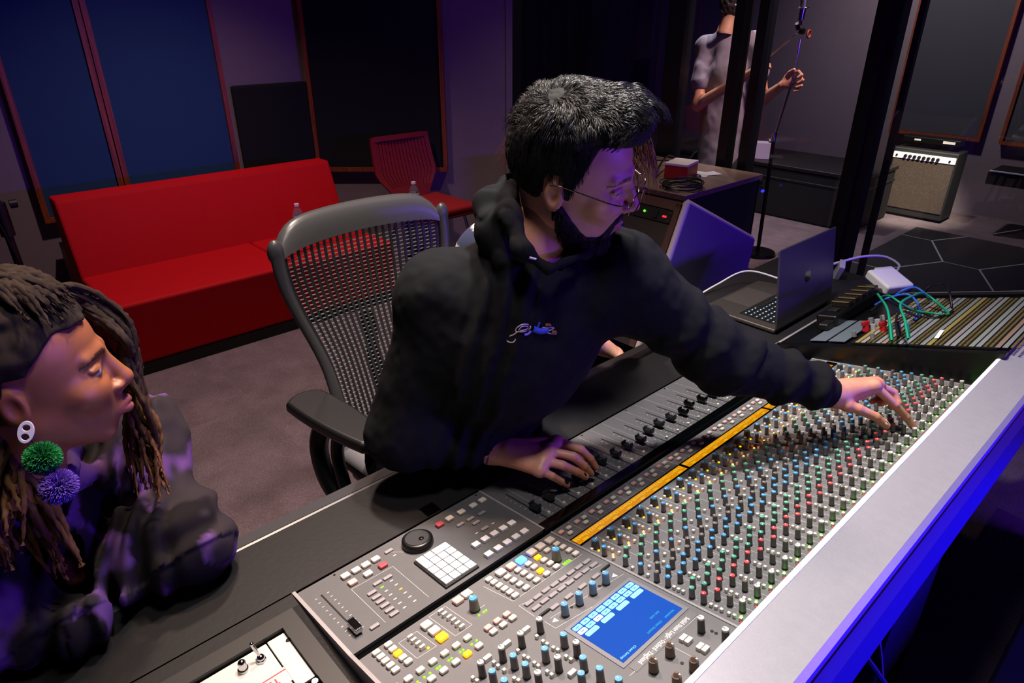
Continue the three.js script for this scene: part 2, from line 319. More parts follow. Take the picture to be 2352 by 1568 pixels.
// body blocks
part(con, 'arm_rest', boxUV(prof([[-1.03, .69], [-1.03, .72], [-.865, .72], [-.865, .66], [-1.0, .66]], -.95, XR, .004)), M.armrest).userData.label = 'black padded arm rest';
const railG = prof([[-1.075, .70], [-1.085, .685], [-1.075, .668], [-1.03, .66], [-1.03, .722], [-1.06, .719]], -.95, XR, .003);
part(con, 'front_rail', railG, mat(0x3a393c, .3));
part(con, 'front_rail_trim', prof([[-1.033, .7203], [-1.028, .7218], [-1.024, .7203]], -.95, XR), mat(0x2a282c, .3));
part(con, 'fader_panel', boxUV(prof([[-.86, .66], [-.86, .72], [-.672, faY(-.672)], [-.672, .66]], XL, XR, .0006)), M.conGrey);
part(con, 'gap_strip', prof([[-.672, .69], [-.672, .736], [-.655, .736], [-.655, .69]], XL, XR), M.gloss);
part(con, 'gap_strip', prof([[-.69, faY(-.69) + .0002], [-.69, faY(-.69) + .0014], [-.672, faY(-.672) + .0012], [-.672, faY(-.672)]], CX0, XR), M.gloss);
part(con, 'master_panel', boxUV(prof([[-.655, .66], [-.655, upY(-.655)], [-.235, upY(-.235)], [-.235, .66]], XL, CX0 - .002, .0006)), M.conGreyU);
part(con, 'channel_panel', boxUV(prof([[-.655, .66], [-.655, upY(-.655)], [-.235, upY(-.235)], [-.235, .66]], CX0 + .002, XR, .0006)), M.conGreyU);
part(con, 'divider_trim', prof([[-.86, .70], [-.86, .7215], [-.672, faY(-.672) + .0015], [-.672, .7]], CX0 - .003, CX0 + .001), M.edge);
part(con, 'divider_trim', prof([[-.655, .70], [-.655, upY(-.655) + .0015], [-.235, upY(-.235) + .0015], [-.235, .7]], CX0 - .002, CX0 + .002), M.edge);
part(con, 'divider_trim', prof([[-.655, .70], [-.655, upY(-.655) + .0015], [-.235, upY(-.235) + .0015], [-.235, .7]], XR - .004, XR), M.edge);
part(con, 'side_trim', prof([[-.865, .64], [-.865, .722], [-.672, faY(-.672) + .003], [-.655, upY(-.655) + .003], [-.235, upY(-.235) + .003], [-.235, .64]], XL - .006, XL), M.edge);
part(con, 'silver_bar', boxUV(prof([[-.253, .878], [-.253, .894], [-.248, .9], [-.17, .897], [-.162, .889], [-.162, .87]], -1.2, 2.6, .002)), M.silver).userData.label = 'silver top bar';
part(con, 'bar_riser', prof([[-.240, .80], [-.240, .88], [-.17, .87], [-.17, .79], [-.235, .79]], -1.2, 2.6), M.blackFrame);
part(con, 'rear_lip', prof([[-.17, .835], [-.17, .87], [-.160, .87], [-.152, .835]], -1.2, 2.6, .002), mat(0x5a5a62, .5));
part(con, 'bar_edge', prof([[-.2555, .892], [-.2555, .8985], [-.251, .9012], [-.247, .9008], [-.247, .892]], -1.2, 2.6, .001), mat(0xe6e5ea, .3));
part(con, 'rear_panel', prof([[-.19, .745], [-.19, .835], [-.158, .835], [-.15, .745]], -1.2, 2.6, .002), mat(0x33333a, .5));
part(con, 'rear_board', prof([[-.31, .1], [-.31, .80], [-.29, .80], [-.29, .1]], -1.2, 2.6), mat(0x08080a, .8));
part(con, 'pedestal', span(XL + .2, XL + .5, 0, .66, -.62, -.2), M.black); part(con, 'pedestal', span(1.25, 1.55, 0, .66, -.62, -.2), M.black);

// ---- shared control geometries (base at origin, +y up)
function knobGeo(r, h, capC, bodyC, opt = {}) {
  const L = [], n = 10;
  L.push(colored(cyl(r * 1.06, r * 1.03, h * .14, n, 0, h * .07), opt.skirt ?? 0x060607));
  L.push(colored(cyl(r * 1.0, r * (opt.taper ?? .92), h * .76, n, 0, h * .52), bodyC));
  if (opt.point) { L.push(colored(cyl(r * .8, r * .3, h * .3, n, 0, h * 1.02), bodyC)); L.push(colored(box(r * .3, h * .5, r * .4, 0, h * .9, r * .7), 0xdddddd)); }
  else { L.push(colored(cyl(r * (opt.taper ?? .92) * 1.0, r * (opt.taper ?? .92) * .93, h * .1, n, 0, h * .95), capC)); L.push(colored(box(r * .16, h * .02, r * .8, 0, h * 1.005, -r * .4), opt.line ?? 0xeeeeee)); }
  return merge(L);
}
M.vc = new THREE.MeshStandardMaterial({ vertexColors: true, roughness: .45 });
const KB = 0x625d5e, KBLUE = 0x3f8fc6, KGREEN = 0x4f9a80, KRED = 0xd94a4e, KGREY = 0x5d5a5a, KWHITE = 0xc9c7c6;
const G = {
  kBig: knobGeo(.0078, .017, 0x3c6f92, 0x37322f, { taper: .82, skirt: 0x15110e }),
  kBlue: knobGeo(.0047, .0195, KBLUE, KB), kGreen: knobGeo(.0047, .0195, KGREEN, KB), kRed: knobGeo(.0047, .0195, KRED, KB),
  kGrey: knobGeo(.0047, .0195, 0x6a6562, 0x625c5a, { line: 0xd8d4cc }), kWhite: knobGeo(.005, .0205, KWHITE, 0x777471, { line: 0x888888 }),
  mBlue: knobGeo(.0058, .024, 0x5d9cc4, KB), mWhite: knobGeo(.0055, .026, 0xd6d3ce, 0x463f3f, { line: 0x333333 }), mPoint: knobGeo(.0068, .021, 0, 0x6a5448, { point: 1 }), mEnc: knobGeo(.0085, .024, 0x4a93bf, 0x6b605c, { taper: .82 }), mLcd: knobGeo(.0063, .022, 0x5b8fb5, 0x6c7f92),
  bSmall: rbox(.0052, .0065, .0052, .0012, 0, .0032, 0, undefined, 1), bTrio: rbox(.0112, .006, .0082, .0025, 0, .003, 0, undefined, 2),
  bCream: rbox(.0155, .0062, .0125, .0022, 0, .0031, 0, undefined, 2), bMed: rbox(.0125, .006, .0095, .0022, 0, .003, 0, undefined, 2), bLong: rbox(.013, .0065, .0072, .001, 0, .0032, 0, undefined, 1), bFlat: rbox(.0165, .0035, .0072, .0012, 0, .0017, 0, undefined, 1), bKey: rbox(.0145, .0065, .0125, .001, 0, .0032, 0, undefined, 1), bTiny: rbox(.0095, .007, .0048, .001, 0, .0035, 0, undefined, 1),
  bBig: rbox(.017, .007, .015, .0024, 0, .0035, 0, undefined, 2),
  led: new THREE.SphereGeometry(.0021, 8, 5), pin: new THREE.SphereGeometry(.0011, 6, 4), dash: box(.006, .0006, .0022, 0, .0003, 0), sq: box(.0045, .0008, .0045, 0, .0004, 0),
};
function place(parent, name, geo, m, p, tilt, yaw = 0) { const o = sh(new THREE.Mesh(geo, m)); o.name = name; o.position.copy(p); o.rotation.set(-tilt, yaw, 0, 'XYZ'); parent.add(o); return o; }
const u_ = (x, z) => V(x, upY(z), z), f_ = (x, z) => V(x, faY(z), z);
// tilt sign: the panel rises towards +z, so +y leans towards -z
const tU = TU, tF = TF;

// ---- 24 channel strips
const CH_KNOBS = [['kBig', .38, -.562], ['kBlue', .2, -.535], ['kGreen', .69, -.505], ['kGreen', .23, -.491], ['kGreen', .69, -.475], ['kBlue', .23, -.460], ['kGrey', .68, -.441], ['kGrey', .22, -.429], ['kBlue', .72, -.422], ['kBlue', .26, -.409], ['kBlue', .73, -.400], ['kGreen', .75, -.378], ['kGreen', .29, -.367], ['kGreen', .76, -.358], ['kRed', .3, -.347], ['kRed', .76, -.336], ['kGrey', .78, -.316], ['kWhite', .78, -.296], ['kGrey', .3, -.272], ['kRed', .76, -.268]];
const CH_BTN = [[.10, -.560], [.81, -.559], [.61, -.540], [.61, -.532], [.20, -.516], [.62, -.518], [.20, -.476], [.22, -.446], [.66, -.457], [.26, -.398], [.26, -.390], [.27, -.382], [.3, -.335], [.31, -.327], [.31, -.318], [.31, -.306], [.33, -.298], [.34, -.288]];
const TRIO = [[.21, -.637], [.66, -.636], [.42, -.623]];
M.strip = mat(0x3c3b3e, .5);
const tickTex = canvasTex(64, 512, (c, w, h) => { });
M.silk = mat(0xbfbfc2, .7);
const printG = (list, tilt) => merge(list);
const restK = [], restB = [];
for (let ch = 0; ch < 24; ch++) {
  const st = new THREE.Group(); st.name = 'channel_strip'; con.add(st);
  const x0 = CX0 + ch * PITCHX, X = f => x0 + f * PITCHX, far = ch >= 15;
  const putK = (g, x, z) => { const yaw = rr(-2.2, 2.2); if (!far) place(st, 'knob', G[g], M.vc, u_(x, z), tU, yaw); else { const q = G[g].clone(); q.rotateY(yaw); q.rotateX(-tU); q.translate(x, upY(z), z); restK.push(q); } };
  CH_KNOBS.forEach(([g, f, z]) => putK(g, X(f), z));
  CH_BTN.forEach(([f, z]) => { if (!far) place(st, 'button', G.bSmall, M.btnWhite, u_(X(f), z), tU); else { const q = G.bSmall.clone(); q.rotateX(-tU); q.translate(X(f), upY(z), z); restB.push(q); } });
  TRIO.forEach(([f, z], i) => place(st, 'select_button', G.bTrio, i === 0 ? M.btnPink : M.btn, u_(X(f), z), tU));
  place(st, 'indicator_light', G.led, M.ledY, u_(X(.30), -.552), tU); place(st, 'indicator_light', G.led, M.ledO, u_(X(.36), -.523).add(V(0, .004, 0)), tU);
  place(st, 'indicator_light', G.led, M.ledG, u_(X(.46), -.291).add(V(0, .003, 0)), tU); place(st, 'red_cap', G.sq, M.ledR, u_(X(.16), -.284).add(V(0, .004, 0)), tU);
  place(st, 'indicator_light', G.pin, M.ledO, u_(X(.56), -.468).add(V(0, .002, 0)), tU);
  if (ch % 5 === 2) place(st, 'indicator_light', G.led, M.ledO, u_(X(.5), -.468).add(V(0, .004, 0)), tU);
  // silkscreen ticks around the knobs
  const silk = [];
  CH_KNOBS.slice(2).forEach(([g, f, z]) => { for (let a = 0; a < 5; a++) { const t = -2.2 + a * 1.1; silk.push(xf(box(.0016, .0003, .0007), [X(f) + .0078 * Math.sin(t), upY(z + .0078 * Math.cos(t)) + .0003, z + .0078 * Math.cos(t)], [-TU, -t, 0])); } });
  silk.push(xf(box(.0006, .0003, .42), [x0, upY(-.445) + .0002, -.445], [-TU, 0, 0]));
  part(st, 'scale_marks', silk, M.silk);
  // fader: slot, cap, ticks
  const fx = X(.66), zc = -.735 + .012 * noise(ch * 1.7, 3.1);
  part(st, 'fader_slot', xf(box(.0022, .0006, .127), [fx, faY(-.747) + .0003, -.747], [-TF, 0, 0]), M.black);
  const capG = merge([rbox(.014, .009, .024, .003, 0, .0105, 0, undefined, 1), box(.012, .006, .004, 0, .016, -.010, [.5, 0, 0]), box(.012, .006, .004, 0, .016, .010, [-.5, 0, 0]), box(.003, .008, .006, 0, .004, 0)]);
  place(st, 'fader_cap', capG, ch > 11 ? M.gloss : M.capSmoke ?? (M.capSmoke = mat(0x23262a, .15, { metalness: .2 })), f_(fx, zc), tF);
  const tk = []; for (let i = 0; i < 8; i++) tk.push(xf(box(.0034, .0003, .0012), [fx - .0085, faY(-.80 + i * .014) + .0003, -.80 + i * .014], [-TF, 0, 0]));
  for (let i = 0; i < 10; i++) tk.push(xf(box(.002 + .002 * rnd(), .0003, .0011), [fx + .012 + .006 * rnd(), faY(-.74 + i * .005) + .0003, -.745 + i * .0055], [-TF, 0, 0]));
  tk.push(xf(box(.0004, .0003, .17), [x0 + PITCHX, faY(-.77) + .0002, -.77], [-TF, 0, 0]));
  part(st, 'fader_marks', tk, M.silk);
  place(st, 'fader_button', G.bSmall, M.ledOff, f_(X(.92), -.698), tF);
}
part(con, 'knob', restK, M.vc).userData.kind = 'stuff'; part(con, 'button', restB, M.btnWhite).userData.kind = 'stuff';
// screws along the fader panel
for (let i = 0; i < 9; i++) part(con, 'screw', xf(cyl(.0022, .0022, .001, 8), [.36 + i * .16, faY(-.854) + .0005, -.854], [-TF, 0, 0]), M.black);

// ---- scribble strips, three of eight channels
for (let s = 0; s < 3; s++) {
  const w = 8 * PITCHX - .008, x0 = CX0 + s * 8 * PITCHX + .004;
  const t = canvasTex(1024, 64, (c, W, H) => {
    c.fillStyle = '#e89400'; c.fillRect(0, 0, W, H); c.fillStyle = '#ffd23a'; c.font = 'bold 34px sans-serif'; c.textAlign = 'center'; c.textBaseline = 'middle';
    for (let i = 0; i < 8; i++) { c.fillText('Chan' + (17 + i - 8 * s), (i + .5) / 8 * W, 44); c.font = 'bold 24px sans-serif'; c.fillText('000', (i + .5) / 8 * W, 14); c.font = 'bold 34px sans-serif'; }
  });
  const g = new THREE.PlaneGeometry(w, .021); g.rotateZ(Math.PI); g.rotateX(-Math.PI / 2); // reads from the far side
  const o = place(con, 'scribble_display', g, new THREE.MeshStandardMaterial({ color: 0x201000, roughness: .25, emissive: 0xffffff, emissiveMap: t, emissiveIntensity: .85 }), u_(x0 + w / 2, -.598).addScaledVector(NU, .0012), tU);
  o.userData.label = 'glowing amber scribble strip';
  const l = new THREE.RectAreaLight(0xff9a20, .35, w, .02); l.position.copy(u_(x0 + w / 2, -.598).addScaledVector(NU, .003)); l.lookAt(l.position.clone().addScaledVector(NU, 1)); scene.add(l);
}
part(con, 'display_bezel', prof([[-.612, upY(-.612)], [-.612, upY(-.612) + .001], [-.584, upY(-.584) + .001], [-.584, upY(-.584)]], CX0 + .002, XR - .004), M.gloss);

// ---- master section: upper panel (positions read off the photograph onto the panel plane)
const cU = (ox, oy, s) => (a, b, off = .004) => onU(ox + a / s, oy + b / s, off), cF = (ox, oy, s) => (a, b, off = .004) => onF(ox + a / s, oy + b / s, off);
const A8 = cU(1120, 1220, 7.35), A5 = cU(800, 1380, 7.35), A6 = cU(1080, 1380, 7.35), A7 = cU(1400, 1380, 7.35), F7 = cF(660, 1080, 3.675), U7 = cU(660, 1080, 3.675);
const legendTex = canvasTex(64, 64, (c, w, h) => { c.fillStyle = '#fff'; c.fillRect(0, 0, w, h); c.fillStyle = '#777'; c.fillRect(16, 26, 32, 5); c.fillRect(20, 36, 24, 5); });
function btns(map, geo, m, list, name = 'button', tilt = tU) { list.forEach(([a, b]) => place(con, name, G[geo], m, map(a, b), tilt)); }
btns(A8, 'bBig', M.btn, [[1050, 150], [890, 250], [740, 350], [220, 690]]); btns(A8, 'bBig', M.litBlue, [[565, 480]], 'lit_button'); btns(A8, 'bBig', M.btnPink, [[395, 585]]);
btns(A8, 'bMed', M.btn, [[1165, 205], [1270, 255], [1375, 310], [1485, 365], [1005, 310], [950, 475], [1055, 530], [1160, 585], [685, 540], [785, 590], [995, 705], [510, 645], [612, 695], [715, 760], [825, 815], [335, 760], [435, 820], [540, 880], [650, 940], [20, 800], [105, 850], [195, 905], [285, 960], [375, 1015], [465, 1070]]);
btns(A8, 'bMed', M.litYellow, [[845, 430], [890, 655]], 'lit_button');
btns(A8, 'bFlat', M.btnGrey, [[1670, 490], [1540, 580], [1405, 675], [1270, 775], [1130, 870], [985, 970], [840, 1080], [700, 1185], [1790, 545], [1655, 640], [1525, 735], [1390, 840], [1250, 940], [1105, 1045], [960, 1150], [820, 1265], [1825, 735], [1600, 905], [1370, 1075], [1130, 1250]]);
[[1145, 290]].forEach(([a, b]) => place(con, 'knob', G.mEnc, M.vc, A8(a, b, .024), tU));
[[1985, 690], [1765, 860], [1535, 1035], [1290, 1215]].forEach(([a, b]) => place(con, 'knob', G.mLcd, M.vc, A8(a, b, .022), tU));
[[1890, 925], [1420, 1280]].forEach(([a, b]) => place(con, 'screw', cyl(.0028, .0028, .0006, 10, 0, .0003), M.black, A8(a, b, 0), tU));
[[1990, 630], [960, 1390]].forEach(([a, b]) => place(con, 'slot_latch', rbox(.022, .004, .004, .0015, 0, .002), M.black, A8(a, b, 0), tU, 0));
[[1285, 555], [1318, 535], [1350, 512], [1385, 490]].forEach(([a, b]) => place(con, 'green_digit', rbox(.0028, .0008, .006, .0003, 0, .0004), M.digit, A8(a, b, 0), tU));
btns(A5, 'bMed', M.btn, [[470, 860], [550, 930], [625, 1000], [710, 1075], [795, 1150], [675, 725], [750, 800], [920, 945], [1010, 1010]]); btns(A5, 'bMed', M.litYellow, [[835, 870]], 'lit_button');
btns(A5, 'bTiny', M.btnWhite, [[1045, 605], [1105, 660], [1180, 715], [1250, 775], [1560, 170], [1625, 220], [1705, 270], [1780, 320], [1845, 380], [1920, 430]]);
btns(A5, 'bBig', M.btn, [[1320, 400], [1450, 495]]); btns(A5, 'bBig', M.litYellow, [[1580, 600]], 'lit_button');
btns(A5, 'bMed', M.btn, [[2010, 610], [1820, 740], [1625, 870], [1425, 1010], [1215, 1155], [1010, 1300], [2205, 745], [1815, 1020], [1610, 1160], [1405, 1300], [800, 1450], [1190, 1445]]); btns(A5, 'bMed', M.litYellow, [[2010, 880]], 'lit_button');
[[2085, 735], [2165, 670], [1890, 865], [1940, 830], [1695, 1005], [1745, 970], [1500, 1145], [1545, 1110], [1285, 1290], [1380, 1220], [1170, 1370], [2205, 240], [2285, 190], [2325, 160]].forEach(([a, b]) => place(con, 'indicator_light', G.led, M.digit, A5(a, b, 0), tU));
place(con, 'indicator_light', G.led, M.ledY, A5(1345, 765, .003), tU);
btns(U7, 'bBig', M.btnPink, [[1440, 1095]]); btns(U7, 'bBig', M.btn, [[1515, 1040]]);
place(con, 'knob', G.mEnc, M.vc, U7(1565, 1072, .024), tU);
btns(A6, 'bMed', M.btnPink, [[300, 440], [455, 325], [615, 215]]); btns(A6, 'bMed', M.btn, [[390, 505], [555, 390], [715, 275]]);
[[1160, 290], [845, 530], [520, 765], [170, 1020], [1785, 680], [1470, 930], [1135, 1190]].forEach(([a, b]) => place(con, 'knob', G.mWhite, M.vc, A6(a, b, .026), tU));
[[1570, 550], [1255, 790], [720, 905], [925, 1050], [365, 1170], [1900, 940], [1870, 1205], [2180, 1120], [570, 1320], [220, 1440]].forEach(([a, b]) => place(con, 'knob', G.mBlue, M.vc, A6(a, b, .024), tU));
btns(A6, 'bSmall', M.btnWhite, [[1125, 595], [805, 835], [400, 1035], [1230, 680], [1300, 725], [1405, 790], [1480, 825], [910, 930], [980, 965], [1085, 1045], [1150, 1095], [1620, 935], [1700, 985], [470, 1095], [575, 1165], [1300, 1190], [1375, 1245], [745, 1305], [815, 1340], [45, 1295], [115, 1345]]);
btns(A6, 'bLong', M.btnWhite, [[945, 475], [620, 710], [290, 955], [1720, 1210]]);
[[1540, 270], [1955, 465]].forEach(([a, b]) => place(con, 'knob', G.mWhite, M.vc, A7(a, b, .026), tU));
[[1010, 700], [730, 955], [1420, 950], [1130, 1215]].forEach(([a, b]) => place(con, 'knob', G.mPoint, M.vc, A7(a, b, .023), tU));
place(con, 'knob', G.mBlue, M.vc, A7(150, 1300, .024), tU);
btns(A7, 'bLong', M.btnWhite, [[1245, 620], [1335, 665], [1530, 765], [1620, 810]]);
[[1225, 1050], [1730, 510], [1800, 545]].forEach(([a, b]) => place(con, 'screw', cyl(.0026, .0026, .0006, 10, 0, .0003), M.black, A7(a, b, 0), tU));
// silkscreened outlines and lettering on the master panel
{
  const L = []; const ln = (map, a, b, c, d, w = .0007) => { const p = map(a, b, 0), q = map(c, d, 0), m = p.clone().add(q).multiplyScalar(.5), dx = q.x - p.x, dz = q.z - p.z, len = Math.hypot(dx, dz); const g = box(len, .0002, w); g.rotateY(-Math.atan2(dz, dx)); g.rotateX(-TU); g.translate(m.x, m.y + .0002, m.z); L.push(g); };
  ln(A8, -70, 930, 430, 1180); ln(A8, 430, 1180, 1600, 380); ln(A8, 530, 1255, 1930, 560); ln(A8, 530, 1255, 800, 1440); ln(A8, 1050, 1470, 2300, 720); ln(A5, 850, 710, 1160, 510); ln(A5, 1160, 510, 1490, 760); ln(A5, 1490, 760, 1160, 970); ln(A5, 1160, 970, 850, 710); ln(A5, 1360, 270, 1640, 90); ln(A5, 1640, 90, 2090, 400); ln(A5, 2090, 400, 1810, 590); ln(A5, 1810, 590, 1360, 270);
  ln(A5, 2085, 205, 2310, 65); ln(A6, 1250, 340, 1440, 460); ln(A6, 1440, 460, 2200, 20); ln(A7, 340, 1260, 1480, 260); ln(A7, 1050, 760, 1480, 990);
  part(con, 'panel_outline', L, M.silk);
  const tri = (map, a, b, f) => { const g = new THREE.CylinderGeometry(.006, .006, .0004, 3); g.rotateY(f); place(con, 'arrow_mark', g, M.ledOff, map(a, b, 0), tU); };
  tri(A8, 2140, 745, .5); tri(A6, 1435, 325, .5);
  const t = canvasTex(1024, 64, (c, w, h) => { c.fillStyle = '#6a696c'; c.fillRect(0, 0, w, h); c.fillStyle = '#e6e4e2'; c.font = 'bold 46px serif'; c.textAlign = 'center'; c.textBaseline = 'middle'; c.fillText('Solid State Logic \u00b7 Oxford \u00b7 England', w / 2, h / 2); });
  const p = A7(1440, 225, 0), q = A7(380, 1125, 0), m = p.clone().add(q).multiplyScalar(.5); const g = new THREE.PlaneGeometry(p.distanceTo(q) * 1.03, .0135); g.rotateZ(Math.PI); g.rotateX(-Math.PI / 2);
  place(con, 'maker_lettering', g, mat(0xffffff, .55, { map: t }), m.addScaledVector(NU, .0006), tU);
}
// LCD
{
  const c = [onU(1447, 1337), onU(1572, 1399), onU(1430, 1521), onU(1307, 1445)]; // far right, near right, near left, far left
  const x0 = (c[2].x + c[3].x) / 2, x1 = (c[0].x + c[1].x) / 2, z0 = (c[0].z + c[3].z) / 2, z1 = (c[1].z + c[2].z) / 2, w = x1 - x0, d = z1 - z0;
  const t = canvasTex(512, 400, (g, W, H) => {
    g.fillStyle = '#1d4fb0'; g.fillRect(0, 0, W, H); const k = W / 8;
    // seen from the far side: rows of soft keys along the bottom
    for (let r = 0; r < 2; r++) for (let i = 0; i < 8; i++) { g.fillStyle = (r === 1 && (i === 7 || i === 5)) ? '#fffff0' : '#9fe4ff'; g.beginPath(); g.roundRect(i * k + 3, H - 44 - r * 42, k - 6, 36, 8); g.fill(); g.fillStyle = '#4d86b8'; g.fillRect(i * k + 22, H - 28 - r * 42, k - 44, 5); }
    g.fillStyle = '#a8ecff'; for (let i = 0; i < 4; i++) { g.beginPath(); g.roundRect(i * 2 * k + 14, H - 128, 2 * k - 34, 36, 10); g.fill(); }
    g.font = 'bold 22px sans-serif'; g.fillStyle = '#37a8c8'; g.fillText('Session', 40, 40); g.fillText('Chan Insert', 150, 40); g.fillText('Set List', 100, 100); g.fillStyle = '#8fd8ff'; g.fillText('Chan Setup', W - 132, 34);
  });
  const g = new THREE.PlaneGeometry(w, d * Math.hypot(1, SU)); g.rotateZ(Math.PI); g.rotateX(-Math.PI / 2);
  const lp = u_((x0 + x1) / 2, (z0 + z1) / 2);
  place(con, 'lcd_screen', g, new THREE.MeshStandardMaterial({ color: 0x03060c, roughness: .2, emissive: 0xffffff, emissiveMap: t, emissiveIntensity: 1.5 }), lp.clone().addScaledVector(NU, .0016), tU).userData.label = 'small blue touch display';
  place(con, 'lcd_bezel', merge([box(w + .014, .0012, .007, 0, .0006, -d / 2 - .0035), box(w + .014, .0012, .007, 0, .0006, d / 2 + .0035), box(.007, .0012, d, -w / 2 - .0035, .0006, 0), box(.007, .0012, d, w / 2 + .0035, .0006, 0)]), mat(0x77757c, .5), lp, tU);
  const l = new THREE.RectAreaLight(0x4a8cff, .4, w, d); l.position.copy(lp.clone().addScaledVector(NU, .004)); l.lookAt(l.position.clone().addScaledVector(NU, 1)); scene.add(l);
}
// ---- master section: fader panel
btns(F7, 'bCream', M.btn, [[490, 885], [580, 838], [662, 792], [745, 745], [680, 868], [1368, 402], [1468, 347], [1568, 293], [1645, 248]], 'button', tF);
btns(F7, 'bCream', M.btnPink, [[550, 940]], 'button', tF); btns(F7, 'bCream', M.btnRed, [[805, 797], [1285, 452]], 'button', tF);
btns(F7, 'bFlat', M.btnGrey, [[855, 672], [1460, 447], [1545, 400], [1592, 432], [1640, 352], [1665, 480], [845, 893], [760, 940], [712, 1023], [750, 1058], [785, 1092], [822, 1127], [860, 1165], [900, 1198], [735, 1305]], 'button', tF);
btns(F7, 'bKey', M.key, [[1592, 625], [1670, 578], [1747, 533], [1822, 488], [1893, 445], [1700, 705], [1780, 655], [1857, 606], [1930, 560], [2000, 515]], 'button', tF);
const dsh = (l, m, n) => l.forEach(([a, b]) => place(con, n, G.dash, m, F7(a, b, 0), tF));
dsh([[880, 932], [920, 965], [995, 1033], [1035, 1067], [1075, 1102], [835, 1018], [872, 1050], [910, 1085], [950, 1120], [990, 1157], [905, 718], [1735, 448], [1598, 530]], M.ledOff, 'status_light'); dsh([[800, 985]], M.digit, 'status_light'); dsh([[958, 1000]], M.litYellow, 'status_light');
{ // keypad
  const a = F7(1080, 765, .006), b = F7(1335, 605, .006), c = F7(1595, 805, .006), w = (b.x - a.x), d = c.z - b.z, kw = w / 4, kd = d / 5;
  part(con, 'keypad_base', xf(rbox(w + .004, .004, d + .004, .001), [(a.x + b.x) / 2, faY(b.z + d / 2) + .002, b.z + d / 2], [-TF, 0, 0]), M.black);
  for (let i = 0; i < 4; i++) for (let j = 0; j < 5; j++) {
    let sw = 1, sd = 1, ci = i, cj = j; if (j === 0 && i === 3) continue; if (i === 0 && j === 1) continue;
    if (j === 0 && i === 2) { sw = 2; ci = 2.5; } if (i === 0 && j === 0) { sd = 2; cj = .5; }
    const z = b.z + (cj + .5) * kd; place(con, 'keypad_key', rbox(kw * sw - .0016, .0055, kd * sd - .0016, .001, 0, .0057, 0, undefined, 1), M.key, f_(a.x + (ci + .5) * kw, z), tF);
  }
  const j = F7(1098, 590, .008), jw = new THREE.Group(); jw.name = 'jog_wheel'; con.add(jw); jw.position.copy(f_(j.x, j.z)); jw.rotation.x = -TF;
  part(jw, 'wheel_rim', lathe([[0, 0], [.0285, 0], [.0295, .004], [.0285, .012], [.024, .0145], [.0225, .013], [0, .0125]], 40), mat(0x0c0c0e, .35));
  part(jw, 'wheel_disc', cyl(.022, .022, .001, 36, 0, .0135), mat(0x3b3b3d, .3)); part(jw, 'finger_dimple', xf(new THREE.SphereGeometry(.005, 14, 8), [.004, .0145, .008], [0, 0, 0], [1, .35, 1]), M.blackMetal);
  // left fader
  const s0 = F7(285, 1050, 0), s1 = F7(600, 1385, 0); part(con, 'fader_slot', xf(box(.0028, .0006, s1.z - s0.z), [s0.x, faY((s0.z + s1.z) / 2) + .0003, (s0.z + s1.z) / 2], [-TF, 0, 0]), M.black);
  const cp = F7(555, 1305, .012); const fc = []; fc.push(rbox(.013, .009, .03, .002, 0, .0085, 0, undefined, 1)); for (let i = -2; i < 3; i++) fc.push(box(.0015, .002, .028, i * .0026, .0135, 0));
  place(con, 'fader_cap', merge(fc), M.chrome, f_(s0.x, cp.z), tF).userData.label = 'chrome fader cap';
  const tk = []; for (let i = 0; i < 10; i++) for (const s of [-1, 1]) tk.push(xf(box(.004, .0003, .0013), [s0.x + s * .011, faY(s0.z + .004 + i * .0125) + .0003, s0.z + .004 + i * .0125], [-TF, 0, 0]));
  const ln = (a, b, c2, d2) => { const p = F7(a, b, 0), q = F7(c2, d2, 0), m = p.clone().add(q).multiplyScalar(.5), dx = q.x - p.x, dz = q.z - p.z; const g = box(Math.hypot(dx, dz), .0002, .0006); g.rotateY(-Math.atan2(dz, dx)); g.rotateX(-TF); g.translate(m.x, m.y + .0002, m.z); tk.push(g); };
  ln(540, 1005, 890, 810); ln(890, 810, 1195, 1070); ln(540, 1005, 830, 1285); ln(870, 690, 985, 690);
  part(con, 'panel_outline', tk, M.silk);
  const hp = onF(985, 1170, 0); part(con, 'cable_notch', rbox(.032, .0012, .03, .004, hp.x, .7205, -.882), M.gloss);
}
// ---- right wing: patch bay frame, x 1.72 .. 2.28
const SW = .318, wY = z => .75 + SW * (z + .765), TW = Math.atan(SW), NW = V(0, 1, -SW).normalize();
const onW = (px, py, off = 0) => hit(px, py, V(0, .75, -.765).addScaledVector(NW, off), NW).addScaledVector(NW, -off);
const w_ = (x, z) => V(x, wY(z), z);
part(con, 'wing_side', prof([[-.765, .66], [-.765, .75], [-.242, wY(-.242)], [-.242, .66]], XR, XR + .02, .001), mat(0x050506, .32)).userData.label = 'glossy black wing cheek';
part(con, 'wing_frame', [prof([[-.765, .66], [-.765, .745], [-.242, wY(-.242) - .005], [-.242, .66]], XR + .02, 2.27), prof([[-.765, .66], [-.765, .752], [-.242, wY(-.242) + .002], [-.242, .66]], 2.25, 2.29)], M.blackFrame);
part(con, 'wing_trim', prof([[-.765, .749], [-.765, .7525], [-.242, wY(-.242) + .0025], [-.242, wY(-.242)]], 2.283, 2.287), M.edge);
part(con, 'shelf', span(XR, 2.5, .70, .742, -1.15, -.765), mat(0x1b1b1f, .45)); part(con, 'shelf_edge', span(XR, 2.5, .7415, .7435, -.773, -.766), M.edge);
part(con, 'wing_pedestal', span(1.85, 2.2, 0, .66, -.7, -.3), M.black);
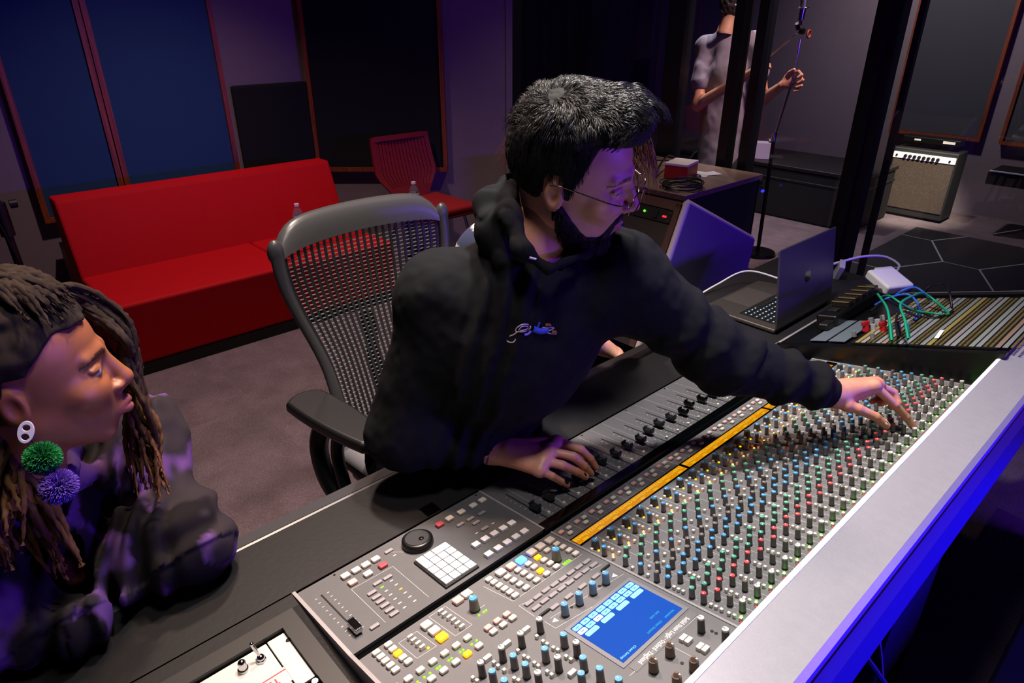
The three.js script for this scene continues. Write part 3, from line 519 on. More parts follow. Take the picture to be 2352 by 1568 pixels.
{
  const pb = thing('patch_bay', 'patch bay with rows of brass jack holes and paper label strips', 'patch bay');
  part(pb, 'face_plate', xf(box(.46, .004, .325), [1.98, wY(-.422), -.422], [-TW, 0, 0]), M.black);
  const tones = [0x8a7c48, 0x8f8a89, 0x837f86, 0x80858b, 0x8a7769, 0x7b8281, 0x7d828b, 0x7f828d, 0x806c5f, 0x767d84];
  const holes = []; const hg = cyl(.0036, .0036, .0016, 7, 0, .0008);
  for (let r = 0; r < 7; r++) {
    const z = -.563 + r * .0495;
    for (let k = 0; k < 2; k++) part(pb, 'label_strip', xf(rbox(.452, .002, .0108, .0008, 0, 0, 0, undefined, 1), [1.98, wY(z + k * .0135) + .0035, z + k * .0135], [-TW, 0, 0]), M['ls' + (r * 3 + k) % 10] ?? (M['ls' + (r * 3 + k) % 10] = mat(tones[(r * 3 + k) % 10], .45)));
    for (let k = 0; k < 2; k++) for (let i = 0; i < 48; i++) { const g = hg.clone(); g.rotateX(-TW); const zz = z + .0255 + k * .0105; g.translate(1.762 + i * .00925, wY(zz) + .002, zz); holes.push(g); }
  }
  part(pb, 'jack_sockets', holes, mat(0xc9b67a, .3, { metalness: .8 })).userData.kind = 'stuff';
  const tp = part(pb, 'torn_tape', xf(rbox(.07, .001, .01, .0004), [0, 0, 0], [0, 0, 0]), mat(0xe8e6e4, .6)); tp.position.copy(onW(2155, 765, .01)).add(V(0, .008, 0)); tp.rotation.set(-TW, .12, 0);
}
{ // outboard modules with red knobs on the wing
  const md = thing('preamp_module', 'grey preamp module with red and clear knobs beside patch cables', 'preamp');
  for (let k = 0; k < 2; k++) part(md, 'face_plate', xf(rbox(.20, .003, .045, .001), [1.86, wY(-.665 + k * .049) + .002, -.665 + k * .049], [-TW, 0, 0]), mat(0x5a6470, .4));
  const kn = (px, py, r, h, m, nm) => { const p = onW(px, py, h); const o = part(md, nm, [cyl(r * 1.05, r, h * .5, 14, 0, h * .25), cyl(r, r * .92, h * .5, 14, 0, h * .75)], m); o.position.copy(p); o.rotation.x = -TW; };
  const red = mat(0xa3161f, .35), clear = mat(0xb9bcc2, .15, { metalness: .4 });
  for (const [px, py] of [[1988, 744], [2028, 745]]) { const p = onW(px, py, .02); const o = part(md, 'red_knob', [rbox(.022, .012, .010, .002, 0, .022, 0, undefined, 2), cyl(.010, .008, .016, 14, 0, .008)], red); o.position.copy(p); o.rotation.set(-TW, -.4, 0); }
  kn(1961, 760, .006, .016, mat(0x6f7377, .4), 'grey_knob'); kn(2003, 765, .006, .016, mat(0x6f7377, .4), 'grey_knob'); kn(2005, 744, .007, .02, clear, 'clear_knob'); kn(2015, 733, .008, .018, clear, 'clear_knob'); kn(2000, 730, .008, .014, mat(0x6f7377, .4), 'grey_knob'); kn(2026, 724, .007, .016, clear, 'clear_knob');
}
// ------------------------------------------------------------------ sofa
M.sofa = new THREE.MeshPhysicalMaterial({ color: 0xb6000c, roughness: .72, specularIntensity: .35, map: GR_FINE, bumpMap: GR_BUMP, bumpScale: .0004 });
{
  const s = thing('sofa', 'red upholstered sofa with straight back and boxy seat', 'sofa', [0, 0, 0]);
  const x0 = .55, x1 = 2.09;
  part(s, 'plinth', span(x0 + .03, x1 - .03, 0, .06, -4.32, -3.36), M.black);
  part(s, 'seat', [boxUV(rbox((x1 - x0) * .585 - .001, .315, .82, .018, x0 + (x1 - x0) * .2925, .2175, -3.77)), boxUV(rbox((x1 - x0) * .415 - .001, .315, .82, .018, x1 - (x1 - x0) * .2075, .2175, -3.77))], M.sofa);
  const bk = prof([[-3.90, .06], [-3.90, .374], [-4.035, .735], [-4.045, .755], [-4.16, .755], [-4.17, .74], [-4.12, .06]], x0, x1, .012);
  part(s, 'backrest', boxUV(bk), M.sofa);
}
// ------------------------------------------------------------------ slotted red chair
{
  const c = thing('side_chair', 'dark red plastic side chair with slotted back by the splayed wall', 'chair', [2.64, 0, -3.72], .0);
  const red = mat(0x74070f, .55), seatM = mat(0x9c040c, .85, { map: GR_FINE });
  const W = .47, H0 = .47, H1 = .86, bz = y => -.21 - .10 * (y - H0) / (H1 - H0) - .02 * Math.sin((y - H0) * 6);
  const hw = y => { const t = (y - H0) / (H1 - H0); return W / 2 * (t < .35 ? lerp(.62, 1.06, t / .35) : lerp(1.06, .98, (t - .35) / .65)); };
  const strip = (u0, u1, y0, y1, th, n = 10) => { const g = new THREE.BoxGeometry(1, 1, 1, 1, n, 1), p = g.attributes.position; for (let i = 0; i < p.count; i++) { const t = p.getY(i) + .5, y = lerp(y0, y1, t), u = p.getX(i) < 0 ? u0 : u1; p.setXYZ(i, u * hw(y), y, bz(y) + p.getZ(i) * th - .03 * (1 - u * u) * .5); } g.computeVertexNormals(); return g; };
  part(c, 'backrest_rim', [strip(-1, -.86, H0, H1, .02), strip(.86, 1, H0, H1, .02), strip(-1, 1, H1 - .03, H1, .018, 2), strip(-1, 1, H0 - .02, H0 + .05, .02, 2)], red);
  for (let i = 0; i < 15; i++) part(c, 'slat', strip(-.86 + i * .1147 + .004, -.86 + i * .1147 + .098, H0 + .04, H1 - .02, .012), red);
  part(c, 'seat', rbox(.46, .05, .46, .024, 0, .425, .0), seatM);
  part(c, 'seat_shell', rbox(.44, .03, .44, .012, 0, .388, 0), red);
  for (const [x, z] of [[-.2, .2], [.2, .2], [-.2, -.2], [.2, -.2]]) part(c, 'leg', bar(V(x * .8, .38, z * .8), V(x * 1.15, 0.0, z * 1.15), .011), M.steel);
  part(c, 'back_support', [bar(V(-.12, .38, -.16), V(-.12, .50, -.235), .012), bar(V(.12, .38, -.16), V(.12, .50, -.235), .012)], M.blackMetal);
}
// ------------------------------------------------------------------ water bottles
function bottle(p, label) {
  const b = thing('water_bottle', label, 'bottle', p, rr(0, 3));
  const pet = new THREE.MeshPhysicalMaterial({ color: 0xe8eef4, roughness: .06, transmission: .92, thickness: 0, ior: 1.4 });
  const pr = [[.001, 0], [.028, 0], [.031, .006]]; for (let i = 0; i < 8; i++) pr.push([.0315, .012 + i * .012], [.0295, .018 + i * .012]); pr.push([.0318, .112], [.0318, .150], [.028, .168], [.0185, .186], [.0125, .196], [.0125, .203]);
  part(b, 'body', lathe(pr, 24), pet); part(b, 'cap', cyl(.0145, .0143, .014, 18, 0, .208), mat(0xd9d9e2, .4));
  const t = canvasTex(256, 64, (c, w, h) => { c.fillStyle = '#d9dde6'; c.fillRect(0, 0, w, h); c.fillStyle = '#2f7fd0'; c.fillRect(0, 22, w, 42); c.fillStyle = '#f2f4f8'; c.fillRect(0, 30, w, 6); c.fillStyle = '#b5483c'; c.fillRect(30, 8, 50, 10); c.fillRect(150, 8, 50, 10); });
  part(b, 'label', new THREE.CylinderGeometry(.0324, .0324, .036, 24, 1, true).translate(0, .131, 0), mat(0xffffff, .5, { map: t, side: THREE.DoubleSide }));
}
{ const p = atY(961, 420, .667); bottle([p.x, .451, Math.min(p.z, -3.5)], 'plastic water bottle with blue label standing on the red chair'); const q = atY(681, 470, .585); bottle([q.x, .376, q.z], 'plastic water bottle standing on the red sofa seat'); }
// ------------------------------------------------------------------ mesh office chair
{
  const c = thing('office_chair', 'black task chair with woven strap mesh back and grey seat', 'office chair', [.925, 0, -1.42], .03);
  const fr = mat(0x4c4c4e, .4), dk = mat(0x131315, .42), strap = mat(0x191b1e, .4), dash = mat(0x8c8c90, .35);
  // back surface: parameter u (-1..1), v (0..1)
  const prof_ = v => { const y = lerp(.56, 1.13, v); return [y, -.10 - .20 * v * v * .6 - .055 * Math.sin(v * 3.4 - .4)]; };
  const hw = v => lerp(.20, .255, sst(.25, .8, v)) - .015 * sst(.86, 1, v);
  const B = (u, v, off = 0) => { const [y, z] = prof_(v); const top = v > .8 ? -.022 * (v - .8) / .2 * u * u : 0; return V(u * hw(v), y + top, z + .035 * u * u + off); };
  const rail = (u0, u1, v0, v1, n, ra, rb) => { const L = []; let prev = null; for (let i = 0; i <= n; i++) { const t = i / n; const p = B(lerp(u0, u1, t), lerp(v0, v1, t)); if (prev) L.push(bar(prev, p, lerp(ra, rb, (i - 1) / n), 8, lerp(ra, rb, t))); L.push(new THREE.SphereGeometry(lerp(ra, rb, t), 8, 6).translate(p.x, p.y, p.z)); prev = p; } return merge(L); };
  // rim: wide flat side rails and a broad top band that curls back
  const ring = (cs, rx, rz) => { const P = [], I = [], n = 12; cs.forEach((c, i) => { for (let k = 0; k < n; k++) { const a = k / n * 6.283; P.push(c.x + rx(i) * Math.cos(a), c.y, c.z + rz * Math.sin(a)); if (i < cs.length - 1) { const q0 = i * n + k, q1 = i * n + (k + 1) % n; I.push(q0, q0 + n, q1, q1, q0 + n, q1 + n); } } }); const g = new THREE.BufferGeometry(); g.setAttribute('position', new THREE.Float32BufferAttribute(P, 3)); g.setIndex(I); g.computeVertexNormals(); return g; };
  for (const s of [-1, 1]) { const cs = []; for (let i = 0; i <= 18; i++) cs.push(B(s * 1.05, i / 18 * .885)); part(c, 'side_rail', ring(cs, i => .019 - .004 * Math.sin(i / 18 * 3.14), .013), mat(0x333335, .36, { side: THREE.DoubleSide })); }
  for (const s of [-1, 1]) { const e = B(s * 1.06, .895); part(c, 'corner_cap', new THREE.SphereGeometry(1, 16, 12).scale(.022, .034, .017).translate(e.x, e.y, e.z - .004), mat(0x3c3c3e, .36)); }
  { const P = [], I = [], n = 30, m = 9; for (let i = 0; i <= n; i++) { const u = -1.1 + 2.2 * i / n, e = Math.pow(Math.abs(u) / 1.1, 8), hgt = 1 - .9 * e; for (let k = 0; k <= m; k++) { const t = k / m, an = t * 3.6 - .5; const b0 = B(u * .985, .885 + (.0) * t); const up = .062 * hgt * sst(0, 1, t > .5 ? 1 - (t - .5) * .6 : t * 2) , back = .014 - .055 * t * t - .012 * t; P.push(b0.x, b0.y - .004 + (t < .55 ? .075 * hgt * Math.sin(t / .55 * 1.571) : .075 * hgt * (1 - .5 * sst(.55, 1, t))) - .02 * e, b0.z + (t < .55 ? .012 - .035 * (t / .55) ** 2 : -.023 - .012 * (t - .55) / .45)); if (i < n && k < m) { const q0 = i * (m + 1) + k; I.push(q0, q0 + m + 1, q0 + 1, q0 + 1, q0 + m + 1, q0 + m + 2); } } } const g = new THREE.BufferGeometry(); g.setAttribute('position', new THREE.Float32BufferAttribute(P, 3)); g.setIndex(I); g.computeVertexNormals(); part(c, 'top_band', g, mat(0x48484a, .34, { side: THREE.DoubleSide })); }
  for (let k = 0; k < 24; k++) { const u = -.96 + k * 1.92 / 23; const g = new THREE.BoxGeometry(.0082, 1, .0022, 1, 16, 1), p = g.attributes.position; for (let i = 0; i < p.count; i++) { const v = .02 + (p.getY(i) + .5) * .885; const b = B(u, v); p.setXYZ(i, b.x + p.getX(i), b.y, b.z + p.getZ(i)); } g.computeVertexNormals(); part(c, 'mesh_strap', g, strap); }
  const dl = []; for (let r = 0; r < 44; r++) for (let k = 0; k < 23; k++) { const u = -.96 + (k + .5) * 1.92 / 23, v = .03 + r * .0195; const b = B(u, v); dl.push(box(.0125, .0026, .0018, b.x, b.y, b.z - .002)); }
  part(c, 'cross_wires', dl, dash).userData.kind = 'stuff';
  part(c, 'back_spine', tube([V(0, .42, .02), V(0, .45, -.14), V(0, .62, -.20), V(0, .8, -.23)], .022, 20, 8), dk);
  // seat
  const sg = new RoundedBoxGeometry(.49, .085, .48, 5, .04); { const p = sg.attributes.position; for (let i = 0; i < p.count; i++) { const x = p.getX(i), z = p.getZ(i); p.setY(i, p.getY(i) - .02 * sst(.1, .25, z) * 1.2 + .012 * Math.pow(Math.abs(x) / .24, 3)); const k = 1 - .12 * sst(0, .24, z); p.setX(i, x * k); } sg.computeVertexNormals(); }
  part(c, 'seat', boxUV(sg.translate(0, .475, .16)), mat(0x77757a, .85, { map: GR_FINE })); part(c, 'seat_pan', rbox(.42, .04, .42, .018, 0, .415, .15), dk);
  for (const s of [-1, 1]) {
    const am = new THREE.Group(); am.name = 'arm'; c.add(am);
    const ps = new THREE.Shape(); ps.moveTo(-.045, -.13); ps.quadraticCurveTo(0, -.16, .04, -.12); ps.quadraticCurveTo(.055, 0, .03, .14); ps.quadraticCurveTo(0, .18, -.03, .14); ps.quadraticCurveTo(-.055, 0, -.045, -.13);
    const pg = new THREE.ExtrudeGeometry(ps, { depth: .012, bevelEnabled: true, bevelThickness: .012, bevelSize: .01, bevelSegments: 4, curveSegments: 10 }); pg.rotateX(Math.PI / 2);
    part(am, 'arm_pad', pg, dk, [s * .275, .672, .03], [0.06, s < 0 ? .12 : -.12, 0]);
    part(am, 'arm_upright', [tube([V(s * .275, .655, -.02), V(s * .30, .56, -.04), V(s * .30, .45, 0), V(s * .27, .39, .07), V(s * .2, .395, .12)], .026, 24, 8), tube([V(s * .272, .65, .04), V(s * .285, .56, .03), V(s * .29, .47, .06)], .018, 16, 8)], dk);
  }
  part(c, 'gas_column', [cyl(.03, .025, .22, 16, 0, .28, .12), cyl(.045, .04, .06, 16, 0, .14, .12)], M.blackMetal);
  for (let k = 0; k < 5; k++) { const a = k * 1.2566 + .3, d = V(Math.sin(a), 0, Math.cos(a)); part(c, 'base_spoke', bar(V(0, .13, .12), V(d.x * .3, .075, .12 + d.z * .3), .022, 8, .014), dk); part(c, 'caster', [cyl(.028, .028, .018, 14, d.x * .3 - .012, .028, .12 + d.z * .3, [0, 0, Math.PI / 2]), cyl(.028, .028, .018, 14, d.x * .3 + .012, .028, .12 + d.z * .3, [0, 0, Math.PI / 2]), bar(V(d.x * .3, .03, .12 + d.z * .3), V(d.x * .3, .08, .12 + d.z * .3), .008)], dk); }
}
// ------------------------------------------------------------------ desk by the glass with its clutter
const deskTopM = mat(0x8e8078, .3, { map: woodTex });
{
  const d = thing('desk', 'black desk with pale worn top standing by the glass', 'desk', [0, 0, 0]);
  part(d, 'table_top', rbox(.81, .03, 1.35, .004, 3.485, .715, -2.675), deskTopM); part(d, 'front_panel', span(3.10, 3.87, .1, .70, -2.03, -2.01), mat(0x0a0b12, .5));
  part(d, 'side_panel', span(3.09, 3.11, 0, .70, -3.33, -2.01), mat(0x0a0b12, .5)); part(d, 'side_panel', span(3.86, 3.88, .35, .70, -3.33, -2.01), mat(0x0a0b12, .5));
  for (const [x, z] of [[3.84, -2.05], [3.84, -3.3]]) part(d, 'leg', bar(V(x, 0, z), V(x, .7, z), .02), M.black);
  const T = .7305;
  const rb = thing('card_box', 'small red and white card box on the desk', 'box', [0, 0, 0]); const b = atY(1568, 408, T);
  const rbm = part(rb, 'box_body', rbox(.18, .075, .14, .002, 0, .0375, 0), mat(0x9c0d18, .5)); const lid = part(rb, 'box_lid', rbox(.182, .014, .142, .002, 0, .082, 0), mat(0xcfc4bd, .55)); rb.position.set(b.x + .02, T, b.z - .03); rb.rotation.y = .25;
  const cb = thing('cable_coil', 'coiled thin black cable lying on the desk', 'cable', [0, 0, 0]); const cp = atY(1568, 430, T); const L = [];
  for (let i = 0; i < 9; i++) { const pts = []; const rx = .10 + .025 * rnd(), rz = .085 + .03 * rnd(), ox = rr(-.02, .02), oz = rr(-.02, .02); for (let k = 0; k < 16; k++) { const a = k / 16 * 6.283; pts.push(V(ox + rx * Math.cos(a), .005 + i * .004 + .003 * Math.sin(a * 2 + i), oz + rz * Math.sin(a))); } L.push(tube(pts, .0032, 40, 5, true)); }
  part(cb, 'loops', L, mat(0x131316, .4)); part(cb, 'loose_end', tube([V(.1, .02, 0), V(.2, .006, -.1), V(.3, .006, -.08), V(.34, .006, -.2)], .0032, 24, 5), mat(0x131316, .4)); cb.position.set(cp.x, T, cp.z);
  const c2 = thing('black_lead', 'black cable arching over the desk behind card box', 'cable', [b.x + .12, T, b.z - .2]); part(c2, 'lead', tube([V(-.25, .009, .1), V(-.1, .05, .02), V(.08, .07, -.05), V(.25, .009, -.12), V(.1, .009, -.3)], .006, 30, 6), mat(0x0c0c0e, .4));
  const pp = thing('paper_sheet', 'loose white paper sheets on the desk', 'paper', [b.x + .16, T, b.z + .02]); part(pp, 'sheet', [xf(box(.15, .0012, .10), [0, .001, 0], [0, .3, 0]), xf(box(.12, .0012, .09), [.05, .0022, .03], [0, -.4, 0])], mat(0xbdb8b6, .7));
  const hp = thing('headphone_hook', 'small headphone hook with blue light at the desk corner', 'hook', [0, 0, 0]); const q = atX(1742, 432, 3.905); part(hp, 'clip', [box(.05, .03, .03), cyl(.02, .02, .02, 14, 0, .03, 0, [Math.PI / 2, 0, 0])], M.chrome, [q.x, q.y, q.z]); part(hp, 'light', rbox(.02, .015, .015, .004), lit(0x2030ff, 2), [q.x + .03, q.y - .02, q.z + .015]);
}
// ------------------------------------------------------------------ slanted equipment rack
{
  const zr = -1.45, depth = .52, r = thing('equipment_rack', 'slant front equipment rack with pale grey edged side panels', 'equipment rack', [0, 0, 0]);
  const pts = [[2.27, .932], [2.84, .665], [2.80, .44], [2.72, .0], [2.12, 0], [2.03, .36]];
  const lam = mat(0x66627e, .6, { map: GR_FINE });
  part(r, 'side_panel', poly(pts, .03, .002).translate(0, 0, zr - .03), lam); part(r, 'side_panel', poly(pts, .03, .002).translate(0, 0, zr - .03 - depth), lam);
  const edge = (z) => merge([bar(V(2.03, .36, z), V(2.27, .932, z), .017, 4), bar(V(2.27, .932, z), V(2.84, .665, z), .016, 4)]);
  part(r, 'edge_band', edge(zr - .015), mat(0xb4a8ae, .5)); part(r, 'edge_band', edge(zr - .015 - depth), mat(0xb4a8ae, .5));
  part(r, 'top_board', prof([[zr - .03, 0], [zr - .03, .02], [zr - depth + .005, .02], [zr - depth + .005, 0]], 0, .62).rotateZ(-Math.atan2(.267, .57)).translate(2.275, .908, 0), mat(0x4a332c, .5));
  const fr = new THREE.Group(); fr.name = 'rack_front'; r.add(fr); fr.position.set(2.262, .925, zr - .03); fr.rotation.set(0, 0, -Math.atan2(.24, .572)); // local -y runs down the slant, -z across
  const D = depth - .03, face = (y0, y1, x, m, nm) => part(fr, nm, box(.012, y1 - y0, D - .05, x, -(y0 + y1) / 2, -D / 2), m);
  part(fr, 'rack_rail', span(-.004, .012, -.60, 0, -.026, 0), mat(0x4a2f2a, .5)); part(fr, 'rack_rail', span(-.004, .012, -.60, 0, -D, -D + .026), mat(0x4a2f2a, .5)); part(fr, 'top_rail', span(-.004, .012, -.03, 0, -D, 0), mat(0x4a2f2a, .5));
  face(.035, .085, -.002, M.black, 'power_unit'); face(.085, .215, .004, mat(0x231a1b, .6), 'blank_plate'); face(.215, .275, -.002, mat(0x2a1d28, .45), 'delay_unit'); face(.275, .36, -.002, mat(0x4d3038, .45), 'drive_unit'); face(.36, .60, .004, mat(0x231a1b, .6), 'blank_plate');
  const X = -.009; const dot = (nm, y, z, r0, m) => part(fr, nm, xf(cyl(r0, r0, .006, 12), [X, -y, z], [0, 0, Math.PI / 2]), m);
  dot('green_light', .058, -.155, .0045, lit(0x50ff20, 2.5)); part(fr, 'rocker_switch', box(.008, .03, .022, X, -.06, -.10), M.black); part(fr, 'red_digits', box(.003, .008, .018, X, -.062, -.055), lit(0xff3040, 1));
  for (const y of [.045, .078, .222, .268, .285]) dot('screw', y, -.034, .0032, M.steel);
  dot('blue_light', .248, -.07, .006, lit(0x2848ff, 7)); part(fr, 'star_emblem', xf(new THREE.CylinderGeometry(.016, .016, .002, 5), [X, -.242, -.098], [0, 0, Math.PI / 2]), mat(0x3fa4dd, .5)); part(fr, 'emblem_print', box(.003, .018, .014, X - .001, -.242, -.09), mat(0xc4c4d4, .6));
  part(fr, 'panel_print', [box(.002, .006, .03, X, -.263, -.10), box(.002, .008, .05, X, -.255, -.19), box(.003, .014, .012, X, -.232, -.165), box(.002, .003, .012, X, -.262, -.07)], mat(0xc9c2c6, .6));
  part(fr, 'red_knob', xf(cyl(.013, .011, .018, 16), [X - .008, -.298, -.125], [0, 0, Math.PI / 2]), mat(0xd51b1b, .4)); part(fr, 'toggle_switch', box(.016, .018, .006, X, -.3, -.10), M.black);
  part(fr, 'panel_print', [box(.002, .018, .016, X, -.318, -.072)], mat(0xe4dfe0, .6)); part(fr, 'panel_print', box(.002, .007, .034, X, -.336, -.076), mat(0xd08a10, .6));
  // cut-out circle of vent slots in the side panel
  const v = []; for (let i = -4; i <= 4; i++) { const w = Math.sqrt(25 - i * i) * .006; v.push(xf(box(w, .003, .002), [2.78, .60 + i * .0085, zr + .0006], [0, 0, -.5])); } part(r, 'vent_slots', v, mat(0x2c2a44, .7));
}
// ------------------------------------------------------------------ laptop
{
  const lp = thing('laptop', 'open dark grey laptop with its lid back towards the patch bay', 'laptop', [0, 0, 0]); const al = mat(0x4b4746, .4, { metalness: .5 }), lidM = mat(0x4a4950, .38, { metalness: .55 });
  const x0 = 1.792, x1 = 2.152, zh = -.806, zb = -1.055, y = .744;
  part(lp, 'base', rbox(x1 - x0, .013, zh - zb, .005, (x0 + x1) / 2, y + .0075, (zh + zb) / 2), al);
  const top = atX(1787, 577, x0), dv = V(0, top.y - y - .012, top.z - zh), H = Math.min(.25, dv.length()), ang = Math.atan2(dv.z, dv.y);
  const ld = new THREE.Group(); ld.name = 'lid'; lp.add(ld); ld.position.set((x0 + x1) / 2, y + .014, zh); ld.rotation.x = ang;
  part(ld, 'lid_shell', rbox(x1 - x0, H, .006, .003, 0, H / 2, .003), lidM); part(ld, 'screen', box(x1 - x0 - .012, H - .014, .001, 0, H / 2, -.0006), mat(0x05060a, .1));
  const ap = new THREE.Shape(); ap.moveTo(0, .012); ap.bezierCurveTo(.012, .020, .021, .010, .019, -.002); ap.bezierCurveTo(.017, -.016, .008, -.023, 0, -.018); ap.bezierCurveTo(-.008, -.023, -.017, -.016, -.019, -.002); ap.bezierCurveTo(-.021, .010, -.012, .020, 0, .012);
  const lf = new THREE.Shape(); lf.moveTo(0, .016); lf.quadraticCurveTo(.009, .017, .009, .028); lf.quadraticCurveTo(0, .027, 0, .016);
  part(ld, 'logo', new THREE.ExtrudeGeometry([ap, lf], { depth: .0006, bevelEnabled: false }), mat(0x070507, .12), [0, H * .52, .006]);
  part(lp, 'keyboard_well', box(.29, .001, .115, (x0 + x1) / 2, y + .0143, zh - .08), M.black); part(lp, 'touchpad', rbox(.15, .001, .095, .0004, (x0 + x1) / 2, y + .0143, zb + .06), mat(0x565150, .35, { metalness: .4 }));
  const kk = mat(0x17171a, .4), leg = lit(0x9fd0ff, .5), kg = rbox(.0165, .0015, .0150, .0006, 0, 0, 0, undefined, 1), lg = box(.005, .0002, .004);
  for (let r = 0; r < 6; r++) for (let k = 0; k < 15; k++) { const x = x0 + .048 + k * .0189, z = zh - .03 - r * .0185; const o = part(lp, 'key', kg, kk, [x, y + .0155, z]); if (r !== 5 || k < 4 || k > 9) part(o, 'legend', lg, leg, [0, .00085, 0]); }
  const plug = thing('laptop_cable', 'white cable running from laptop past the rack', 'cable', [0, 0, 0]); part(plug, 'lead', tube([V(2.16, y + .03, -.95), V(2.1, y + .05, -1.08), V(1.98, y + .02, -1.12), V(1.9, y + .004, -1.13)], .0035, 30, 6), mat(0xd8d8de, .4));
}
// ------------------------------------------------------------------ things lying on the wing
const wp = (px, py, h) => onW(px, py, h).addScaledVector(NW, h);
{
  const ps = thing('power_strip', 'black power strip with square adapters beside the laptop', 'power strip', [0, 0, 0]); const a = onW(1905, 738, .02), b = onW(2010, 672, .02); const mid = a.clone().add(b).multiplyScalar(.5);
  ps.position.set(mid.x, wY(mid.z - .01) + .004, mid.z - .01); const L = a.distanceTo(b);
  ps.rotation.x = -TW * .7; part(ps, 'housing', rbox(L, .035, .062, .008, 0, .0175, 0, undefined, 3), mat(0x0b0b0d, .3)); for (let i = 0; i < 5; i++) { part(ps, 'outlet', rbox(.034, .016, .05, .003, -L / 2 + .11 + i * .046, .042, 0), mat(0x1d1b18, .35)); part(ps, 'outlet_edge', box(.004, .002, .05, -L / 2 + .094 + i * .046, .0505, 0), mat(0x7d6a44, .35)); }
  part(ps, 'switch', rbox(.03, .008, .03, .003, -L / 2 + .05, .037, 0), mat(0x1a1a1c, .2)); part(ps, 'plug', rbox(.05, .02, .03, .006, -L / 2 - .02, .012, .01), M.black);
}
{
  const ch = thing('laptop_charger', 'white square laptop charger with rounded edges beside patch cables', 'charger', [0, 0, 0]); const p = atY(2035, 655, .80); ch.position.set(p.x + .0, wY(p.z) + .004, p.z); ch.position.y += .012; ch.rotation.set(.28, -.45, .12);
  part(ch, 'brick', rbox(.105, .034, .105, .009, 0, .03, 0, undefined, 3), mat(0xdcdbe3, .4)); part(ch, 'face_cap', rbox(.07, .026, .014, .004, .02, .03, -.056), mat(0xc9c8d2, .4));
  const cb = thing('charger_cable', 'white cable looping from charger to laptop', 'cable', [0, 0, 0]); const D0 = 2.55; const pt = (x, y, d) => atD(x, y, d);
  part(cb, 'lead', tube([pt(1895, 612, 2.35), pt(1935, 600, 2.42), pt(1990, 588, 2.45), pt(2035, 590, 2.45), pt(2064, 607, 2.42), pt(2060, 622, 2.38), pt(2048, 636, 2.33)], .0045, 50, 7), mat(0xdad9e2, .4));
  const us = thing('card_adapter', 'purple lit white adapter block hanging by the laptop', 'adapter', [0, 0, 0]); const q = atD(1925, 632, 2.42); us.position.copy(q); us.position.add(V(0, .02, 0)); us.rotation.set(.2, .5, .3); part(us, 'block', rbox(.045, .065, .02, .003), mat(0xa9a4b8, .5)); part(us, 'port', box(.012, .018, .001, .012, -.012, .0105), mat(0xe8e8f4, .4)); part(us, 'stalk', tube([V(-.02, -.03, 0), V(-.04, -.06, -.01), V(-.03, -.09, -.03)], .004, 16, 6), mat(0x9a98a8, .4));
}
{ // patch cables
  const colors = [['green', 0x0f8c68], ['blue', 0x2a63c0], ['black', 0x101114]];
  const C = (k, label, pts, plugs = []) => { const o = thing(colors[k][0] + '_patch_cable', label, 'patch cable', [0, 0, 0], 0); const m = M['pc' + k] ?? (M['pc' + k] = mat(colors[k][1], .4)); part(o, 'lead', tube(pts.map(p => wp(...p)), .0032, 40, 6), m); plugs.forEach(([x, y, h0, h1]) => part(o, 'plug', bar(wp(x, y, h0), wp(x, y, h0).addScaledVector(NW, h1 - h0), .0062, 8, .005), m)); };
  C(0, 'green patch cable arching from the near left jack plug', [[2048, 782, .045], [2044, 745, .07], [2038, 710, .085], [2016, 675, .08]], [[2048, 784, .0, .045]]);
  C(0, 'green patch cable with tall arch into second jack', [[2086, 778, .045], [2078, 735, .075], [2068, 700, .09], [2095, 680, .08], [2128, 676, .05], [2160, 700, .02]], [[2086, 780, .0, .045]]);
  C(0, 'green patch cable sweeping low across label strips', [[2022, 682, .05], [2045, 680, .07], [2066, 694, .06], [2100, 712, .03], [2150, 720, .012], [2178, 722, .01], [2165, 705, .02], [2130, 680, .04]]);
  C(1, 'blue patch cable arching behind white charger', [[2052, 682, .04], [2075, 666, .06], [2102, 660, .06], [2125, 674, .04], [2135, 690, .01]]);
  C(1, 'blue patch cable drooping below the green arch', [[2010, 700, .03], [2040, 684, .05], [2085, 676, .05], [2108, 698, .03], [2112, 725, .01], [2100, 735, .008]], [[2112, 728, .0, .03]]);
  C(2, 'black patch cable tangled under the green ones', [[2000, 715, .01], [2030, 690, .03], [2070, 705, .04], [2110, 715, .02], [2150, 728, .01], [2190, 715, .01]], []);
  C(2, 'black patch cable rising in a loop by the wing edge', [[2120, 676, .01], [2142, 655, .05], [2170, 652, .055], [2182, 675, .04], [2186, 705, .01]], []);
  C(2, 'black patch cable plugged beside the second green plug', [[2063, 775, .045], [2058, 735, .06], [2075, 715, .05], [2110, 728, .02]], [[2066, 776, .0, .045]]);
}
